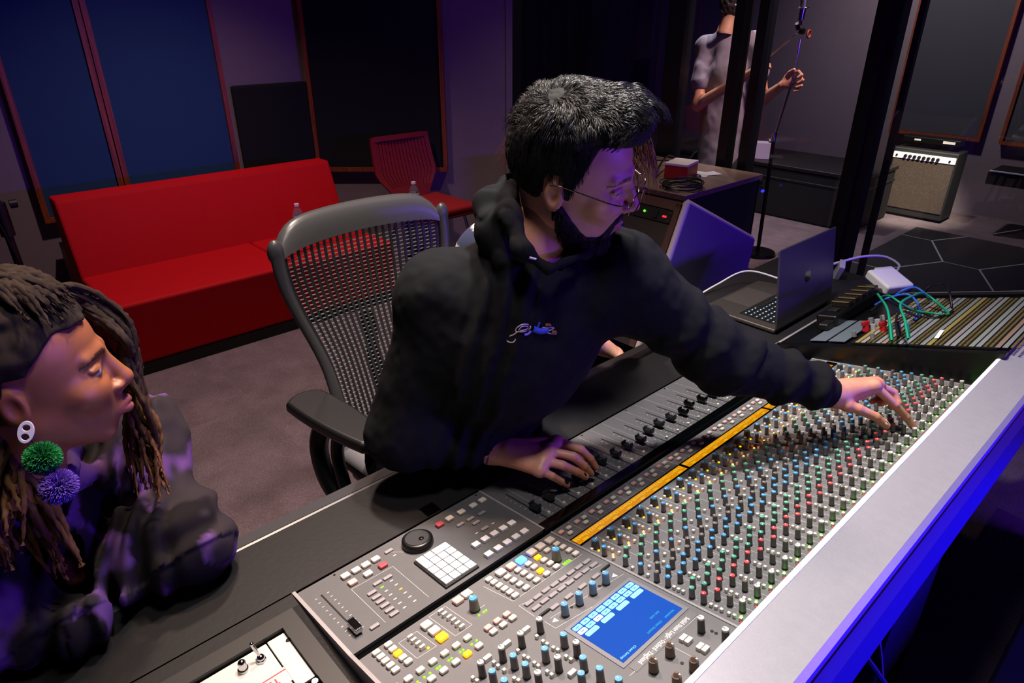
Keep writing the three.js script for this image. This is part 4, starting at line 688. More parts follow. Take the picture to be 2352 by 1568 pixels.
// ------------------------------------------------------------------ left desk bay with toggle panel
part(con, 'left_desk', boxUV(prof([[-.868, .66], [-.868, .72], [-.836, .72], [-.836, .66]], -.95, XL - .006)), M.armrest);
part(con, 'left_bay_frame', [span(.243, .272, .66, .722, -.836, -.24), prof([[-.836, .66], [-.836, .722], [-.808, .722], [-.808, .66]], -.95, .243), span(-.95, .243, .6, .66, -.836, -.24)], mat(0x121114, .5));
part(con, 'left_bay_filler', span(.272, XL - .006, .6, .7205, -.836, -.24), M.armrest);
{
  const sp = thing('switch_panel', 'white metal switch panel with toggle and lamp in left bay', 'switch panel', [0, 0, 0]); const w = mat(0xb9b7b4, .45); const y = .712;
  part(sp, 'face_plate', rbox(.36, .004, .105, .001, .032, y, -.752), w); part(sp, 'end_plate', rbox(.028, .005, .105, .001, .228, y + .0005, -.752), w);
  const lp = atY(557, 1530, y + .01); part(sp, 'push_lamp', [cyl(.008, .008, .004, 14, 0, .002), cyl(.0065, .006, .012, 14, 0, .01), xf(new THREE.SphereGeometry(.006, 12, 6), [0, .015, 0])], M.chrome, [lp.x, y + .002, lp.z]);
  const tp = atY(600, 1515, y + .003); part(sp, 'toggle_switch', [cyl(.0085, .008, .004, 6, 0, .002), xf(new THREE.SphereGeometry(.0065, 12, 8), [0, .005, 0]), bar(V(0, .006, 0), V(-.006, .032, -.008), .002, 8, .0032), xf(new THREE.SphereGeometry(.0034, 8, 6), [-.006, .033, -.008])], M.chrome, [tp.x, y + .002, tp.z]);
  for (const [px, py] of [[664, 1472], [706, 1508]]) { const p = atY(px, py, y); part(sp, 'screw', xf(cyl(.005, .005, .002, 12), [p.x, y + .003, p.z], [0, 0, 0], [1, 1, .7]), M.blackMetal); }
  const t = canvasTex(128, 64, (c, W, H) => { c.fillStyle = '#b9b7b4'; c.fillRect(0, 0, W, H); c.fillStyle = '#a83038'; c.fillRect(6, 50, 116, 5); c.font = 'bold 34px sans-serif'; c.fillText('TE', 60, 40); }); const g = new THREE.PlaneGeometry(.06, .03); g.rotateZ(Math.PI); g.rotateX(-Math.PI / 2); const q = atY(625, 1560, y); part(sp, 'red_lettering', g, mat(0xffffff, .5, { map: t }), [q.x + .005, y + .0024, q.z + .008]);
  const s2 = thing('black_module', 'black rack module below the white switch panel', 'rack module', [0, 0, 0]); part(s2, 'face_plate', rbox(.44, .004, .30, .001, .02, y - .002, -.545), mat(0x17171a, .5)); part(s2, 'knob', cyl(.006, .005, .012, 12), M.steel, [.235, y + .006, -.685]);
}
// ------------------------------------------------------------------ behind the console
{
  const st = thing('monitor_stand', 'black monitor stand column behind the console', 'stand', [0, 0, 0]); const a = atZ(2262, 1180, .02), b = atZ(2215, 1420, .02);
  part(st, 'column', poly([[a.x - .06, 1.05], [a.x + .10, 1.05], [b.x + .055, .293], [b.x - .055, .293]], .05, .006).translate(0, 0, -.01), mat(0x030304, .9)); part(st, 'foot', rbox(.2, .02, .18, .006, b.x, .302, .03), M.black);
  const mo = thing('loudspeaker', 'dark glossy loudspeaker cabinet behind the console', 'loudspeaker', [a.x + .42, .29, .18], -.35); part(mo, 'cabinet', rbox(.36, .62, .3, .015, 0, .36, 0), mat(0x16161c, .18)); part(mo, 'stand_foot', [cyl(.04, .04, .04, 14, 0, .03, 0), rbox(.32, .02, .26, .006, 0, .012, 0)], M.black);
  const pc = thing('power_conditioner', 'long black equipment cabinet on the floor behind console', 'equipment cabinet', [1.55, 0, .22]); part(pc, 'cabinet', rbox(1.9, .29, .5, .01, 0, .145, 0), mat(0x060608, .5)); part(pc, 'vent_grille', rbox(.5, .004, .2, .002, -.3, .292, 0), mat(0x15151a, .4)); for (let i = 0; i < 5; i++) part(pc, 'blue_light', new THREE.SphereGeometry(.006, 8, 6).translate(-.62 + i * .05, .292, -.18 + .03 * (i % 2)), lit(0x2020ff, 3));
  const lb = thing('led_bar', 'thin blue led bar lying on cabinet behind console', 'light bar', [1.55, .296, .22]); part(lb, 'housing', rbox(1.7, .02, .03, .004, 0, .011, .012), M.black); part(lb, 'diffuser', rbox(1.68, .016, .012, .004, 0, .03, -.004), lit(0x1010ff, 2));
  const cbl = (label, pts, r) => { const o = thing('rear_cable', label, 'cable', [0, 0, 0]); part(o, 'lead', tube(pts, r, 40, 6), mat(0x1c1c22, .35)); };
  cbl('black cable loop hanging along console rear panel', [V(.75, .6, -.26), V(.85, .42, -.16), V(.98, .36, -.13), V(1.1, .44, -.16), V(1.2, .6, -.26)], .006);
  cbl('thick black cable lying on the cabinet behind console', [V(.7, .302, .02), V(.95, .302, .12), V(1.2, .302, .08), V(1.5, .302, .14), V(1.9, .302, .1)], .009);
  cbl('thin black cable dropping onto the cabinet behind console', [V(1.05, .6, -.26), V(1.1, .42, -.1), V(1.16, .305, .0), V(1.25, .302, .06), V(1.4, .302, .03)], .006);
  const cn = []; for (let i = 0; i < 26; i++) cn.push(xf(cyl(.009, .009, .012, 12), [.55 + i * .07, .60 + .07 * (i % 3), -.286], [Math.PI / 2, 0, 0])); cn.forEach(g => part(con, 'rear_connector', g, M.steel));
  
}
{ // boom stand at the left wall
  const s = thing('microphone_stand', 'black microphone stand leaning by the sofa wall', 'stand', [.33, 0, -3.95]); part(s, 'pole', bar(V(0, .03, 0), V(-.03, 1.5, 0), .018), M.black); part(s, 'clutch', xf(cyl(.03, .03, .16, 12), [-.012, .72, 0]), M.black); part(s, 'knob', cyl(.02, .02, .03, 12, .045, .79, .02, [0, 0, Math.PI / 2]), M.black);
  for (let k = 0; k < 3; k++) { const a = k * 2.094 + .4; part(s, 'leg', bar(V(0, .12, 0), V(.3 * Math.sin(a), .012, .3 * Math.cos(a)), .011), M.black); } part(s, 'cable', tube([V(-.05, 1.4, .02), V(-.07, 1, .04), V(-.02, .6, .05), V(.03, .2, .03)], .005, 24, 5), M.black);
}
{ // low shelf rail behind the sofa
  const s = thing('low_shelf', 'low black shelf with pale edge between sofa and wall', 'shelf', [0, 0, 0]); part(s, 'board', span(.60, 1.6, .36, .38, -4.66, -4.36), M.black); part(s, 'edge_strip', span(.60, 1.6, .362, .378, -4.36, -4.352), mat(0xb9a9b9, .4)); part(s, 'end_panel', span(.60, .625, 0, .36, -4.66, -4.36), M.cherry); part(s, 'end_panel', span(1.575, 1.6, 0, .36, -4.66, -4.36), M.cherry);
}
// ------------------------------------------------------------------ live room
{
  const rugT = canvasTex(1024, 1024, (c, W, H) => { // 1.6 x 2.6 m
    c.fillStyle = '#0d0b0e'; c.fillRect(0, 0, W, H); for (let i = 0; i < 900; i++) { c.fillStyle = `rgba(${90},${85},${90},${.1 + .25 * rnd()})`; c.fillRect(rnd() * W, rnd() * H, 2, 2); }
    c.strokeStyle = '#a39a98'; c.lineWidth = 5; const sx = W / 1.6, sz = H / 2.6, px = (x, z) => [(x - 4.55) * sx, (z + 1.74) * sz];
    for (let r = -2; r < 8; r++) for (let k = -2; k < 5; k++) { const cx = 5.35 + k * .96 + (r % 2 ? .48 : 0), cz = -1.635 + .46 * r; const q = [[0, -.345], [.48, -.115], [.48, .115], [0, .345], [-.48, .115], [-.48, -.115]]; c.beginPath(); q.forEach((p, i) => { const [a, b] = px(cx + p[0], cz + p[1]); i ? c.lineTo(a, b) : c.moveTo(a, b); }); c.closePath(); c.stroke(); }
  });
  const g = new THREE.BoxGeometry(1.6, .012, 2.6); const m = mat(0xffffff, .9, { map: rugT }); const o = thing('area_rug', 'black rug with thin white hexagon lines in live room', 'rug', [5.35, 0, -.44]); part(o, 'pile', g, m, [0, .006, 0]);
  const am = thing('guitar_amplifier', 'guitar amplifier with bright control panel and sparkling grille', 'amplifier', [6.42, 0, -1.9], -Math.PI / 2);
  // local +z faces the console room
  part(am, 'cabinet', rbox(.50, .56, .24, .012, 0, .30, -.12), mat(0x101012, .6)); const grT = tex(256, 256, () => { const s = rnd(); const v = s > .992 ? 255 : 70 + 30 * rnd(); return [v, v * .93, v * .86]; }); part(am, 'grille_cloth', box(.47, .41, .012, 0, .285, .004), mat(0xc4b4a8, .5, { map: grT }));
  part(am, 'control_panel', rbox(.48, .05, .02, .003, 0, .52, .008), mat(0xf2efe6, .3)); for (let i = 0; i < 8; i++) part(am, 'knob', xf(cyl(.014, .012, .018, 12), [-.12 + i * .036 - .02, .52, .026], [Math.PI / 2, 0, 0]), M.black); part(am, 'input_jack', xf(cyl(.008, .008, .012, 10), [-.21, .52, .022], [Math.PI / 2, 0, 0]), M.black); part(am, 'input_jack', xf(cyl(.008, .008, .012, 10), [.2, .52, .022], [Math.PI / 2, 0, 0]), M.black);
  for (const sx of [-.2, .2]) part(am, 'foot', cyl(.016, .014, .022, 10, sx, .011, -.05), M.black); part(am, 'handle', tube([V(-.09, .58, -.1), V(-.07, .605, -.1), V(.07, .605, -.1), V(.09, .58, -.1)], .009, 16, 6), M.black);
  const pd = thing('pedal_board', 'black effects unit lying on top of the amplifier', 'effects unit', [6.54, .615, -1.9]); part(pd, 'chassis', rbox(.14, .05, .44, .006, 0, .032, 0), M.blackMetal); part(pd, 'face_print', [box(.004, .02, .09, -.071, .035, .14), box(.004, .014, .05, -.071, .034, -.1)], mat(0xb0aaa4, .5)); 
  const kb = thing('keyboard_piano', 'black stage piano on stand beyond the amplifier', 'keyboard', [6.5, 0, -.75]); part(kb, 'case', rbox(.36, .10, 1.3, .01, 0, .45, 0), M.black); part(kb, 'front_strip', rbox(.01, .012, 1.28, .003, -.185, .505, 0), mat(0xbdbabd, .3)); part(kb, 'stand_frame', [bar(V(-.1, 0, -.5), V(.1, .4, .5), .018), bar(V(-.1, 0, .5), V(.1, .4, -.5), .018)], M.blackMetal);
  // dark upright case and stool near the glass
  const kt = thing('equipment_case', 'long dark equipment case on the live room floor', 'case', [5.95, 0, -3.0]); part(kt, 'shell', rbox(.7, .42, 1.9, .02, 0, .21, 0), mat(0x050506, .7)); part(kt, 'lid_band', rbox(.71, .02, 1.91, .004, 0, .33, 0), mat(0x121214, .5)); part(kt, 'lid', rbox(.72, .03, 1.92, .006, 0, .433, 0), mat(0x0c080b, .5));
  const cp = atY(1752, 363, .449); cp.x = clamp(cp.x, 5.72, 6.2); cp.z = clamp(cp.z, -3.8, -2.15); const wb = thing('white_carton', 'small white folded carton on the long equipment case', 'carton', [cp.x, .449, cp.z], .5); part(wb, 'carton_body', rbox(.11, .14, .15, .004, 0, .07, 0), mat(0xb9a8b8, .6)); part(wb, 'carton_flap', xf(box(.11, .003, .05), [0, .15, .05], [.5, 0, 0]), mat(0xb9a8b8, .6));
}
// ------------------------------------------------------------------ people
const lin = h => { const c = new THREE.Color(h); return [c.r, c.g, c.b]; };
const mix3 = (a, b, t) => [lerp(a[0], b[0], t), lerp(a[1], b[1], t), lerp(a[2], b[2], t)];
M.skin = new THREE.MeshPhysicalMaterial({ vertexColors: true, roughness: .48, sheen: .2, sheenRoughness: .5 });
M.hair = new THREE.MeshStandardMaterial({ vertexColors: true, roughness: .3 });
M.hairMatte = new THREE.MeshPhysicalMaterial({ vertexColors: true, roughness: .75, specularIntensity: .4 });
function cloth(color, o = {}) { return new THREE.MeshPhysicalMaterial({ color, roughness: .9, specularIntensity: .22, ...o }); }
// head field in its own frame: +x the person's left, +y up, +z forward, eyes at y = 0
function headField(o = {}) {
  const nb = o.noseW ?? 1, lip = o.lip ?? 1, jw = o.jaw ?? 1, nl = o.noseL ?? 1;
  const a1 = V(0, .006, .089), a2 = V(0, -.033, .103 + .004 * nl), a3 = V(0, -.044, .094), mz = o.muzzle ?? 0, jl = V(.05 * jw, -.055, -.004), ch = V(.012, -.102, .062), l1 = V(0, -.0685, .0935 + mz), l2 = V(.021, -.0715, .081 + mz * .7), l3 = V(0, -.0795, .0915 + mz), l4 = V(.018, -.0765, .081 + mz * .7), b1 = V(.010, .020, .086), b2 = V(.042, .019, .070);
  const nk1 = V(0, -.06, -.03), nk2 = V(0, -.16, -.05), lid1 = V(.019, .0035, .0822), lid2 = V(.044, .002, .0738);
  return (X, y, z) => {
    const x = Math.abs(X);
    let d = ell(x, y, z, [0, .027, -.012], .0765, .092, .099);
    d = smin(d, ell(x, y, z, [0, -.04, .022], .059, .07, .066), .03);
    d = smin(d, cap(x, y, z, jl, ch, .020, .016), .028);
    d = smin(d, ell(x, y, z, [0, -.104, .064], .02, .014, .014), .016);
    d = smin(d, ell(x, y, z, [.042, -.028, .058], .021, .018, .018), .022);
    d = smin(d, ell(x, y, z, [0, -.066, .066 + mz], .031, .03, .0255), .014); d = smin(d, ell(x, y, z, [.027, -.032, .071], .02, .022, .014), .02);
    d = smax(d, -ell(x, y, z, [.032, -.002, .097], .019, .0125, .016), .014);
    d = smin(d, cap(x, y, z, b1, b2, .0075, .006), .012);
    d = smin(d, cap(x, y, z, a1, a2, .0068, .0088 * nb), .012); d = smin(d, cap(x, y, z, a2, a3, .0078 * nb, .008 * nb), .006);
    d = smin(d, ell(x, y, z, [.0105 * nb, -.038, .0945], .0078 * nb, .0066, .0105), .006);
    d = smax(d, -ell(x, y, z, [.0065 * nb, -.0455, .1], .0032, .0028, .0055), .003);
    d = Math.min(d, ell(x, y, z, [.0315, -.0015, .0735], .0125, .0122, .0122));
    d = smin(d, cap(x, y, z, lid1, lid2, .0046, .0042), .004); d = smin(d, cap(x, y, z, V(.02, -.011, .081), V(.043, -.0105, .0735), .003, .003), .006);
    d = smin(d, cap(x, y, z, l1, l2, .0052 * lip, .003), .004); d = smin(d, cap(x, y, z, l3, l4, .0066 * lip, .0035), .005);
    d = smax(d, -(Math.hypot((y + .0738 + .004 * (x / .022) ** 2) / 1, (z - .0985 - mz) / 2.2) - .0011 - (x > .023 ? -.01 : 0)), .003);
    // ear
    const ex = x - .0775, ey = y + .012 + .25 * (z + .012), ez = z + .014; let e = Math.hypot(ex / .0095, ey / .0275, ez / .0165 - ex * 12); e = (e - 1) * .009;
    e = smax(e, -(Math.hypot((ex - .011) / .008, (ey - .002) / .017, (ez - .001) / .0095) - 1) * .0065, .004); d = smin(d, e, .006);
    d = smin(d, cap(x, y, z, nk1, nk2, .052, .055), .03);
    return d;
  };
}
function headColor(skin, o) {
  const s = lin(skin), lipC = lin(o.lipC), dark = lin(o.brow), wh = [.34, .32, .31], red = mix3(s, [s[0] * 1.1, s[1] * .72, s[2] * .68], .5);
  return (X, y, z) => {
    const x = Math.abs(X); let c = s; const n = fbm(X * 60, y * 60, z * 60);
    c = mix3(c, red, clamp(.22 * Math.exp(-(((x - .042) / .018) ** 2 + ((y + .032) / .016) ** 2)) + .6 * Math.exp(-((x / .012) ** 2 + ((y + .036) / .012) ** 2)) + (x > .08 ? .5 : 0)));
    c = c.map(v => v * (1 + .12 * n));
    if (z > .055 && ((x / .024) ** 2 + ((y + .0738) / .0115) ** 2) < 1) c = mix3(c, lipC, .85);
    const ew = ((x - .0315) / .0125) ** 2 + ((y + .0032) / .0033) ** 2; if (z > .07 && ew < 1) { c = wh; if (Math.hypot(x - .0315 + (o.gaze ?? 0) * (X > 0 ? 1 : -1), y + .002) < .0052) c = [.02, .012, .008]; } else if (z > .07 && ew < 1.7 && y > -.003) c = dark;
    const by = y - (.0195 - .012 * ((x - .028) / .03) ** 2); if (z > .05 && x > .012 && x < .052 && Math.abs(by) < .0042 * (1.1 - (x - .012) / .06)) c = mix3(c, dark, .85);
    return c;
  };
}
const basis = (pos, fwd, up) => { const f = fwd.clone().normalize(), l = up.clone().cross(f).normalize(), u = f.clone().cross(l); return new THREE.Matrix4().makeBasis(l, u, f).setPosition(pos); };
function bodyField(caps, k = .03) { return (x, y, z) => { let d = 1e3; for (const c of caps) { const e = cap(x, y, z, c[0], c[1], c[2], c[3]); d = d > 1 ? e : smin(d, e, c[4] ?? k); } return d; }; }
function bounds(caps, m = .05) { const lo = [1e3, 1e3, 1e3], hi = [-1e3, -1e3, -1e3]; for (const c of caps) for (const p of [c[0], c[1]]) ['x', 'y', 'z'].forEach((q, i) => { const r = Math.max(c[2], c[3]) + m; lo[i] = Math.min(lo[i], p[q] - r); hi[i] = Math.max(hi[i], p[q] + r); }); return [lo, hi]; }
// a hand: wrist, fingers as chains of points with radii
function handCaps(fore, wrist, fingers, r = .0085) { // fingers[0] is the thumb
  const L = [[fore, wrist, .030, .024, .02]];
  fingers.forEach((f, i) => { if (i) L.push([wrist, f[0], .021, .0125, .014]); else L.push([wrist, f[0], .020, .0145, .012]); });
  for (let i = 1; i < fingers.length - 1; i++) L.push([fingers[i][0], fingers[i + 1][0], .0118, .0118, .010]);
  const m = fingers.slice(1).reduce((a, f) => a.add(f[0]), V(0, 0, 0)).multiplyScalar(1 / (fingers.length - 1)); L.push([wrist.clone().lerp(m, .35), m, .023, .015, .014]);
  fingers.forEach((f, i) => { const q = i === 0 ? r * 1.14 : i === 4 ? r * .86 : r; for (let k = 0; k < f.length - 1; k++) L.push([f[k], f[k + 1], lerp(q * 1.18, q * .82, k / 3), lerp(q * 1.18, q * .82, (k + 1) / 3), .0028]); });
  return L;
}
function skinColor(skin, rough = .1) { const s = lin(skin), r = [s[0] * 1.05, s[1] * .78, s[2] * .74]; return (x, y, z) => { const n = fbm(x * 55, y * 55, z * 55); return mix3(s, r, clamp(.35 + n)).map(v => v * (1 + rough * fbm(x * 200, y * 200, z * 200))); }; }
function nail(parent, tip, dirBack, normal, col, w = .006) { const q = tip.clone().addScaledVector(dirBack, .006).addScaledVector(normal, .0068); const g = xf(new THREE.SphereGeometry(1, 10, 6), [0, 0, 0], [0, 0, 0], [w, .0022, .0075]); const f = dirBack.clone().multiplyScalar(-1).normalize(), u = normal.clone().addScaledVector(f, -normal.dot(f)).normalize(), l = u.clone().cross(f); const m = part(parent, 'fingernail', g, col); m.quaternion.setFromRotationMatrix(new THREE.Matrix4().makeBasis(l, u, f)); m.position.copy(q); return m; }
function cast(f, px, py, t0 = .4, t1 = 3) { const d = ray(px, py); const L = d.length(); let t = t0; for (let i = 0; i < 200; i++) { const p = EYE.clone().addScaledVector(d, t); const e = f(p.x, p.y, p.z); if (e < .0006) return p; t += Math.max(e * .7, .0006) / L; if (t > t1) return null; } return null; }
function strandsGeo(list) { // list of {pts:[Vector3], r, c0, c1}
  const P = [], N = [], C = [], I = []; const S = 3;
  for (const s of list) { const n = s.pts.length, base = P.length / 3; for (let i = 0; i < n; i++) { const a = s.pts[Math.max(0, i - 1)], b = s.pts[Math.min(n - 1, i + 1)]; const t = b.clone().sub(a).normalize(); let u = Math.abs(t.y) < .9 ? V(0, 1, 0) : V(1, 0, 0); u = u.cross(t).normalize(); const w = t.clone().cross(u); const r = s.r * (1 - .75 * (i / (n - 1)) ** 2); for (let k = 0; k < S; k++) { const an = k / S * 6.283, cx = Math.cos(an), sy = Math.sin(an); const nx = u.x * cx + w.x * sy, ny = u.y * cx + w.y * sy, nz = u.z * cx + w.z * sy; P.push(s.pts[i].x + nx * r, s.pts[i].y + ny * r, s.pts[i].z + nz * r); N.push(nx, ny, nz); const c = mix3(s.c0, s.c1, i / (n - 1)); C.push(...c); if (i < n - 1) { const q = base + i * S + k, q2 = base + i * S + (k + 1) % S; I.push(q, q2, q + S, q2, q2 + S, q + S); } } } }
  const g = new THREE.BufferGeometry(); g.setAttribute('position', new THREE.Float32BufferAttribute(P, 3)); g.setAttribute('normal', new THREE.Float32BufferAttribute(N, 3)); g.setAttribute('color', new THREE.Float32BufferAttribute(C, 3)); g.setIndex(I); return g;
}
const clothBump = tex(256, 256, (x, y) => { const v = 128 + 50 * (((x >> 1) + (y >> 1)) % 2 ? 1 : -1) * rnd() + 50 * (rnd() - .5); return [v, v, v]; }, false); clothBump.repeat.set(28, 28);

// ================================================================== the engineer in the black hoodie
{
  const man = thing('person', 'bearded person in black hoodie and glasses leaning over the console', 'person');
  const HP = V(.851, 1.363, -.775), HM = basis(HP, V(.528, -.2, .826), V(-.083, .955, .284)).scale(V(1.04, 1.04, 1.04)), skin = 0xc18b74;
  const inv = HM.clone().invert();
  // joints
  const neck = V(.795, 1.20, -.845), Rs = V(.69, 1.125, -.95), Ls = V(.955, 1.15, -.745), chest = V(.80, 1.02, -.90), belly = V(.835, .80, -1.06), pelv = V(.88, .60, -1.24);
  const Re = V(.60, .845, -.985), Rw = V(.735, .797, -.868), Le = V(1.115, .985, -.60), Lw = atD(1912, 904, 1.372);
  const hipR = V(.77, .57, -1.24), hipL = V(1.0, .57, -1.24), kneeR = V(.70, .52, -.86), kneeL = V(1.06, .52, -.86), footR = V(.70, .08, -.95), footL = V(1.06, .08, -.95);
  const caps = [[neck, chest, .056, .11], [Rs, Ls, .055, .055], [chest, belly, .115, .115], [belly, pelv, .115, .12], [Rs, Re, .048, .038], [Re, Rw, .038, .025], [Ls, Le, .048, .038], [Le, Lw, .038, .025], [hipR, kneeR, .075, .055], [hipL, kneeL, .075, .055], [kneeR, footR, .05, .035], [kneeL, footL, .05, .035], [footR, footR.clone().add(V(0, -.035, .16)), .04, .03], [footL, footL.clone().add(V(0, -.035, .16)), .04, .03], [HP.clone().add(V(-.02, -.08, -.04)), neck, .052, .058]];
  const bl = bounds(caps, .04); const bodyG = nets(bodyField(caps), bl[0], bl[1], .012, skinColor(skin));
  const hf = headField({ noseL: 1.25 }); const headG = nets(hf, [-.1, -.17, -.13], [.1, .135, .135], .0028, headColor(skin, { lipC: 0x9c5a52, brow: 0x120c0a })).applyMatrix4(HM);
  // right hand on the faders (palm down)
  const Y = (px, py, y) => atY(px, py, y);
  const rF = [[Y(1262, 1022, .785), Y(1318, 1035, .775), Y(1352, 1058, .762)], [Y(1281, 1014, .808), Y(1334, 1032, .805), Y(1356, 1053, .78), Y(1369, 1073, .758)], [Y(1260, 1036, .812), Y(1317, 1048, .808), Y(1342, 1069, .782), Y(1358, 1087, .758)], [Y(1250, 1058, .808), Y(1292, 1068, .802), Y(1325, 1083, .776), Y(1345, 1095, .757)], [Y(1240, 1080, .798), Y(1268, 1093, .788), Y(1288, 1105, .768), Y(1303, 1113, .755)]];
  const rc = handCaps(Re.clone().lerp(Rw, .6), Rw, rF); const rb = bounds(rc, .012); const rhG = nets(bodyField(rc, .006), rb[0], rb[1], .0026, skinColor(skin));
  // left hand, index finger and thumb on the knobs
  const D = atD; const lF = [[D(1945, 930, 1.362), D(1972, 939, 1.358), D(2012, 957, 1.36), D(2036, 977, 1.366)], [D(2008, 886, 1.372), D(2055, 929, 1.378), D(2081, 957, 1.386), D(2098, 980, 1.392)], [D(2014, 884, 1.392), D(2052, 902, 1.405), D(2062, 925, 1.40), D(2046, 934, 1.392)], [D(2004, 884, 1.41), D(2038, 900, 1.425), D(2040, 920, 1.42), D(2022, 926, 1.41)], [D(1994, 888, 1.425), D(2020, 902, 1.44), D(2018, 918, 1.432), D(2002, 922, 1.42)]];
  const lc = handCaps(Le.clone().lerp(Lw, .6), Lw, lF); const lb = bounds(lc, .012); const lhG = nets(bodyField(lc, .006), lb[0], lb[1], .0026, skinColor(skin));
  part(man, 'body', [bodyG, headG, rhG, lhG], M.skin);
  const nw = mat(0xd7b5ae, .3), nb = mat(0x0c080c, .25);
  nail(man, lF[0][3], lF[0][2].clone().sub(lF[0][3]).normalize(), camDir(.1, .55, .8), nw, .0066); const nl2 = nail(man, lF[0][3], lF[0][2].clone().sub(lF[0][3]).normalize(), camDir(.1, .56, .83), nb, .0022);
  for (const f of [rF[3], rF[4]]) nail(man, f[3], f[2].clone().sub(f[3]).normalize(), camDir(.25, .6, .7), nb, .004);
  const wb = new THREE.TorusGeometry(.0275, .0028, 8, 30); const wm = part(man, 'wristband', wb, mat(0x1d2ab8, .5)); wm.position.copy(Re.clone().lerp(Rw, .97)); wm.quaternion.setFromUnitVectors(V(0, 0, 1), Rw.clone().sub(Re).normalize());
  // hoodie
  const fold = (x, y, z) => .006 * noise(x * 9, y * 7, z * 9) + .004 * noise(x * 30 + 5, y * 24, z * 30) + .0015 * noise(x * 70, y * 60, z * 70);
  const rib = (x, y, z, a, b, t0, amp, n) => { const bx = b.x - a.x, by = b.y - a.y, bz = b.z - a.z, t = ((x - a.x) * bx + (y - a.y) * by + (z - a.z) * bz) / (bx * bx + by * by + bz * bz); return t > t0 && t < 1.15 ? amp * Math.sin(t * n + 2.4 * noise(x * 12, y * 12, z * 12)) * sst(t0, t0 + .25, t) : 0; };
  const cuffR = Re.clone().lerp(Rw, .80), cuffL = Le.clone().lerp(Lw, .93);
  const hc = [[V(.80, 1.13, -.86), chest, .12, .15], [Rs, Ls, .07, .072], [Rs, chest, .07, .13], [Ls, chest, .075, .13], [chest, belly, .16, .16], [belly, pelv, .165, .17], [Rs, Re, .068, .07], [Re, cuffR, .066, .046], [Ls, Le, .078, .066], [Le, cuffL.clone().lerp(Le, .12), .066, .048]];
  const cuffs = [[cuffR.clone().lerp(Re, .22), cuffR, .041, .036], [cuffL.clone().lerp(Le, .16), cuffL, .040, .035]];
  // hood rolled round the neck
  const hr = [atD(1262, 620, 1.1), atD(1202, 572, 1.095), atD(1166, 490, 1.125), atD(1180, 430, 1.19), atD(1290, 420, 1.28), atD(1400, 520, 1.27), atD(1345, 580, 1.17)];
  const drape = [[atD(1170, 440, 1.2), atD(1130, 470, 1.19), .024, .026], [atD(1130, 470, 1.19), atD(1125, 540, 1.17), .026, .03], [atD(1130, 510, 1.15), atD(1160, 600, 1.15), .018, .022], [atD(1170, 430, 1.22), atD(1230, 470, 1.33), .026, .04]];
  const hood = hr.map((p, i) => [p, hr[(i + 1) % hr.length]]);
  const hoodF = (x, y, z) => { let d = 1e3; hood.forEach((h, i) => d = smin(d, cap(x, y, z, h[0], h[1], [.009, .013, .017, .02, .022, .016, .01][i], [.013, .017, .02, .022, .016, .01, .009][i]), .02)); for (const q of drape) d = smin(d, cap(x, y, z, q[0], q[1], q[2], q[3]), .022); const cr = Math.abs(noise(x * 30 + y * 12, y * 16, z * 30)); return d + .006 * noise(x * 24, y * 20, z * 24) + .0025 * (1 - sst(0, .35, cr)); };
  const bf = bodyField(hc, .05), cf = bodyField(cuffs, .01);
  const hoodie = (x, y, z) => { let d = bf(x, y, z) + fold(x, y, z) + rib(x, y, z, Le, cuffL, .35, .006, 26) + rib(x, y, z, Ls, Le, .3, .004, 20) + rib(x, y, z, Re, cuffR, .3, .005, 22); d = smin(d, cf(x, y, z), .008); d = smin(d, hoodF(x, y, z), .018); d = Math.max(d, -(cap(x, y, z, V(.80, 1.15, -.825), V(.84, 1.30, -.805), .05, .062))); d = smax(d, -cap(x, y, z, cuffR.clone().lerp(Rw, .3), Rw, .031, .031), .002); d = Math.max(d, .565 - y); return d; };
  const hb = bounds(hc, .09); hb[0][1] = .54; const hoodG = nets(hoodie, hb[0], [hb[1][0] + .03, 1.34, hb[1][2] + .02], .0075);
  part(man, 'hoodie', hoodG, cloth(0x131418, { bumpMap: clothBump, bumpScale: .0003 }));
  const tc = [[hipR, kneeR, .10, .075], [hipL, kneeL, .10, .075], [kneeR, footR, .072, .06], [kneeL, footL, .072, .06], [hipR, hipL, .11, .11]]; const tb = bounds(tc, .03); part(man, 'trousers', nets(bodyField(tc), tb[0], tb[1], .014), cloth(0x101014));
  part(man, 'shoes', [rbox(.10, .09, .28, .04, footR.x, .046, footR.z + .06), rbox(.10, .09, .28, .04, footL.x, .046, footL.z + .06)], mat(0x1a1a1c, .6));
  // chest embroidery, laid on the cloth
  const emb = (pts, r, m, nm) => { const L = pts.map(p => cast(hoodie, p[0], p[1])).filter(Boolean); if (L.length > 1) part(man, nm, tube(L, r, L.length * 4, 5), m); };
  const s3 = (a, b) => [820 + a / 2.703, 560 + b / 2.703]; const th = mat(0xb9a6bd, .7), tbm = mat(0x2a46b8, .6), gold = mat(0x8a5a14, .6);
  emb([[985, 590], [975, 608], [945, 610], [930, 598], [945, 575], [975, 562], [990, 548], [985, 535], [1010, 508], [1040, 498], [1070, 505], [1078, 518], [1060, 535], [1025, 545], [1000, 545], [985, 555]].map(p => s3(...p)), .0012, th, 'embroidered_scroll');
  emb([[1005, 535], [1020, 515], [1050, 510], [1065, 520], [1045, 532], [1015, 538]].map(p => s3(...p)), .001, th, 'embroidered_scroll'); emb([[1038, 565], [1062, 558], [1080, 540]].map(p => s3(...p)), .0022, mat(0x7a6ad0, .6), 'embroidered_leaf');
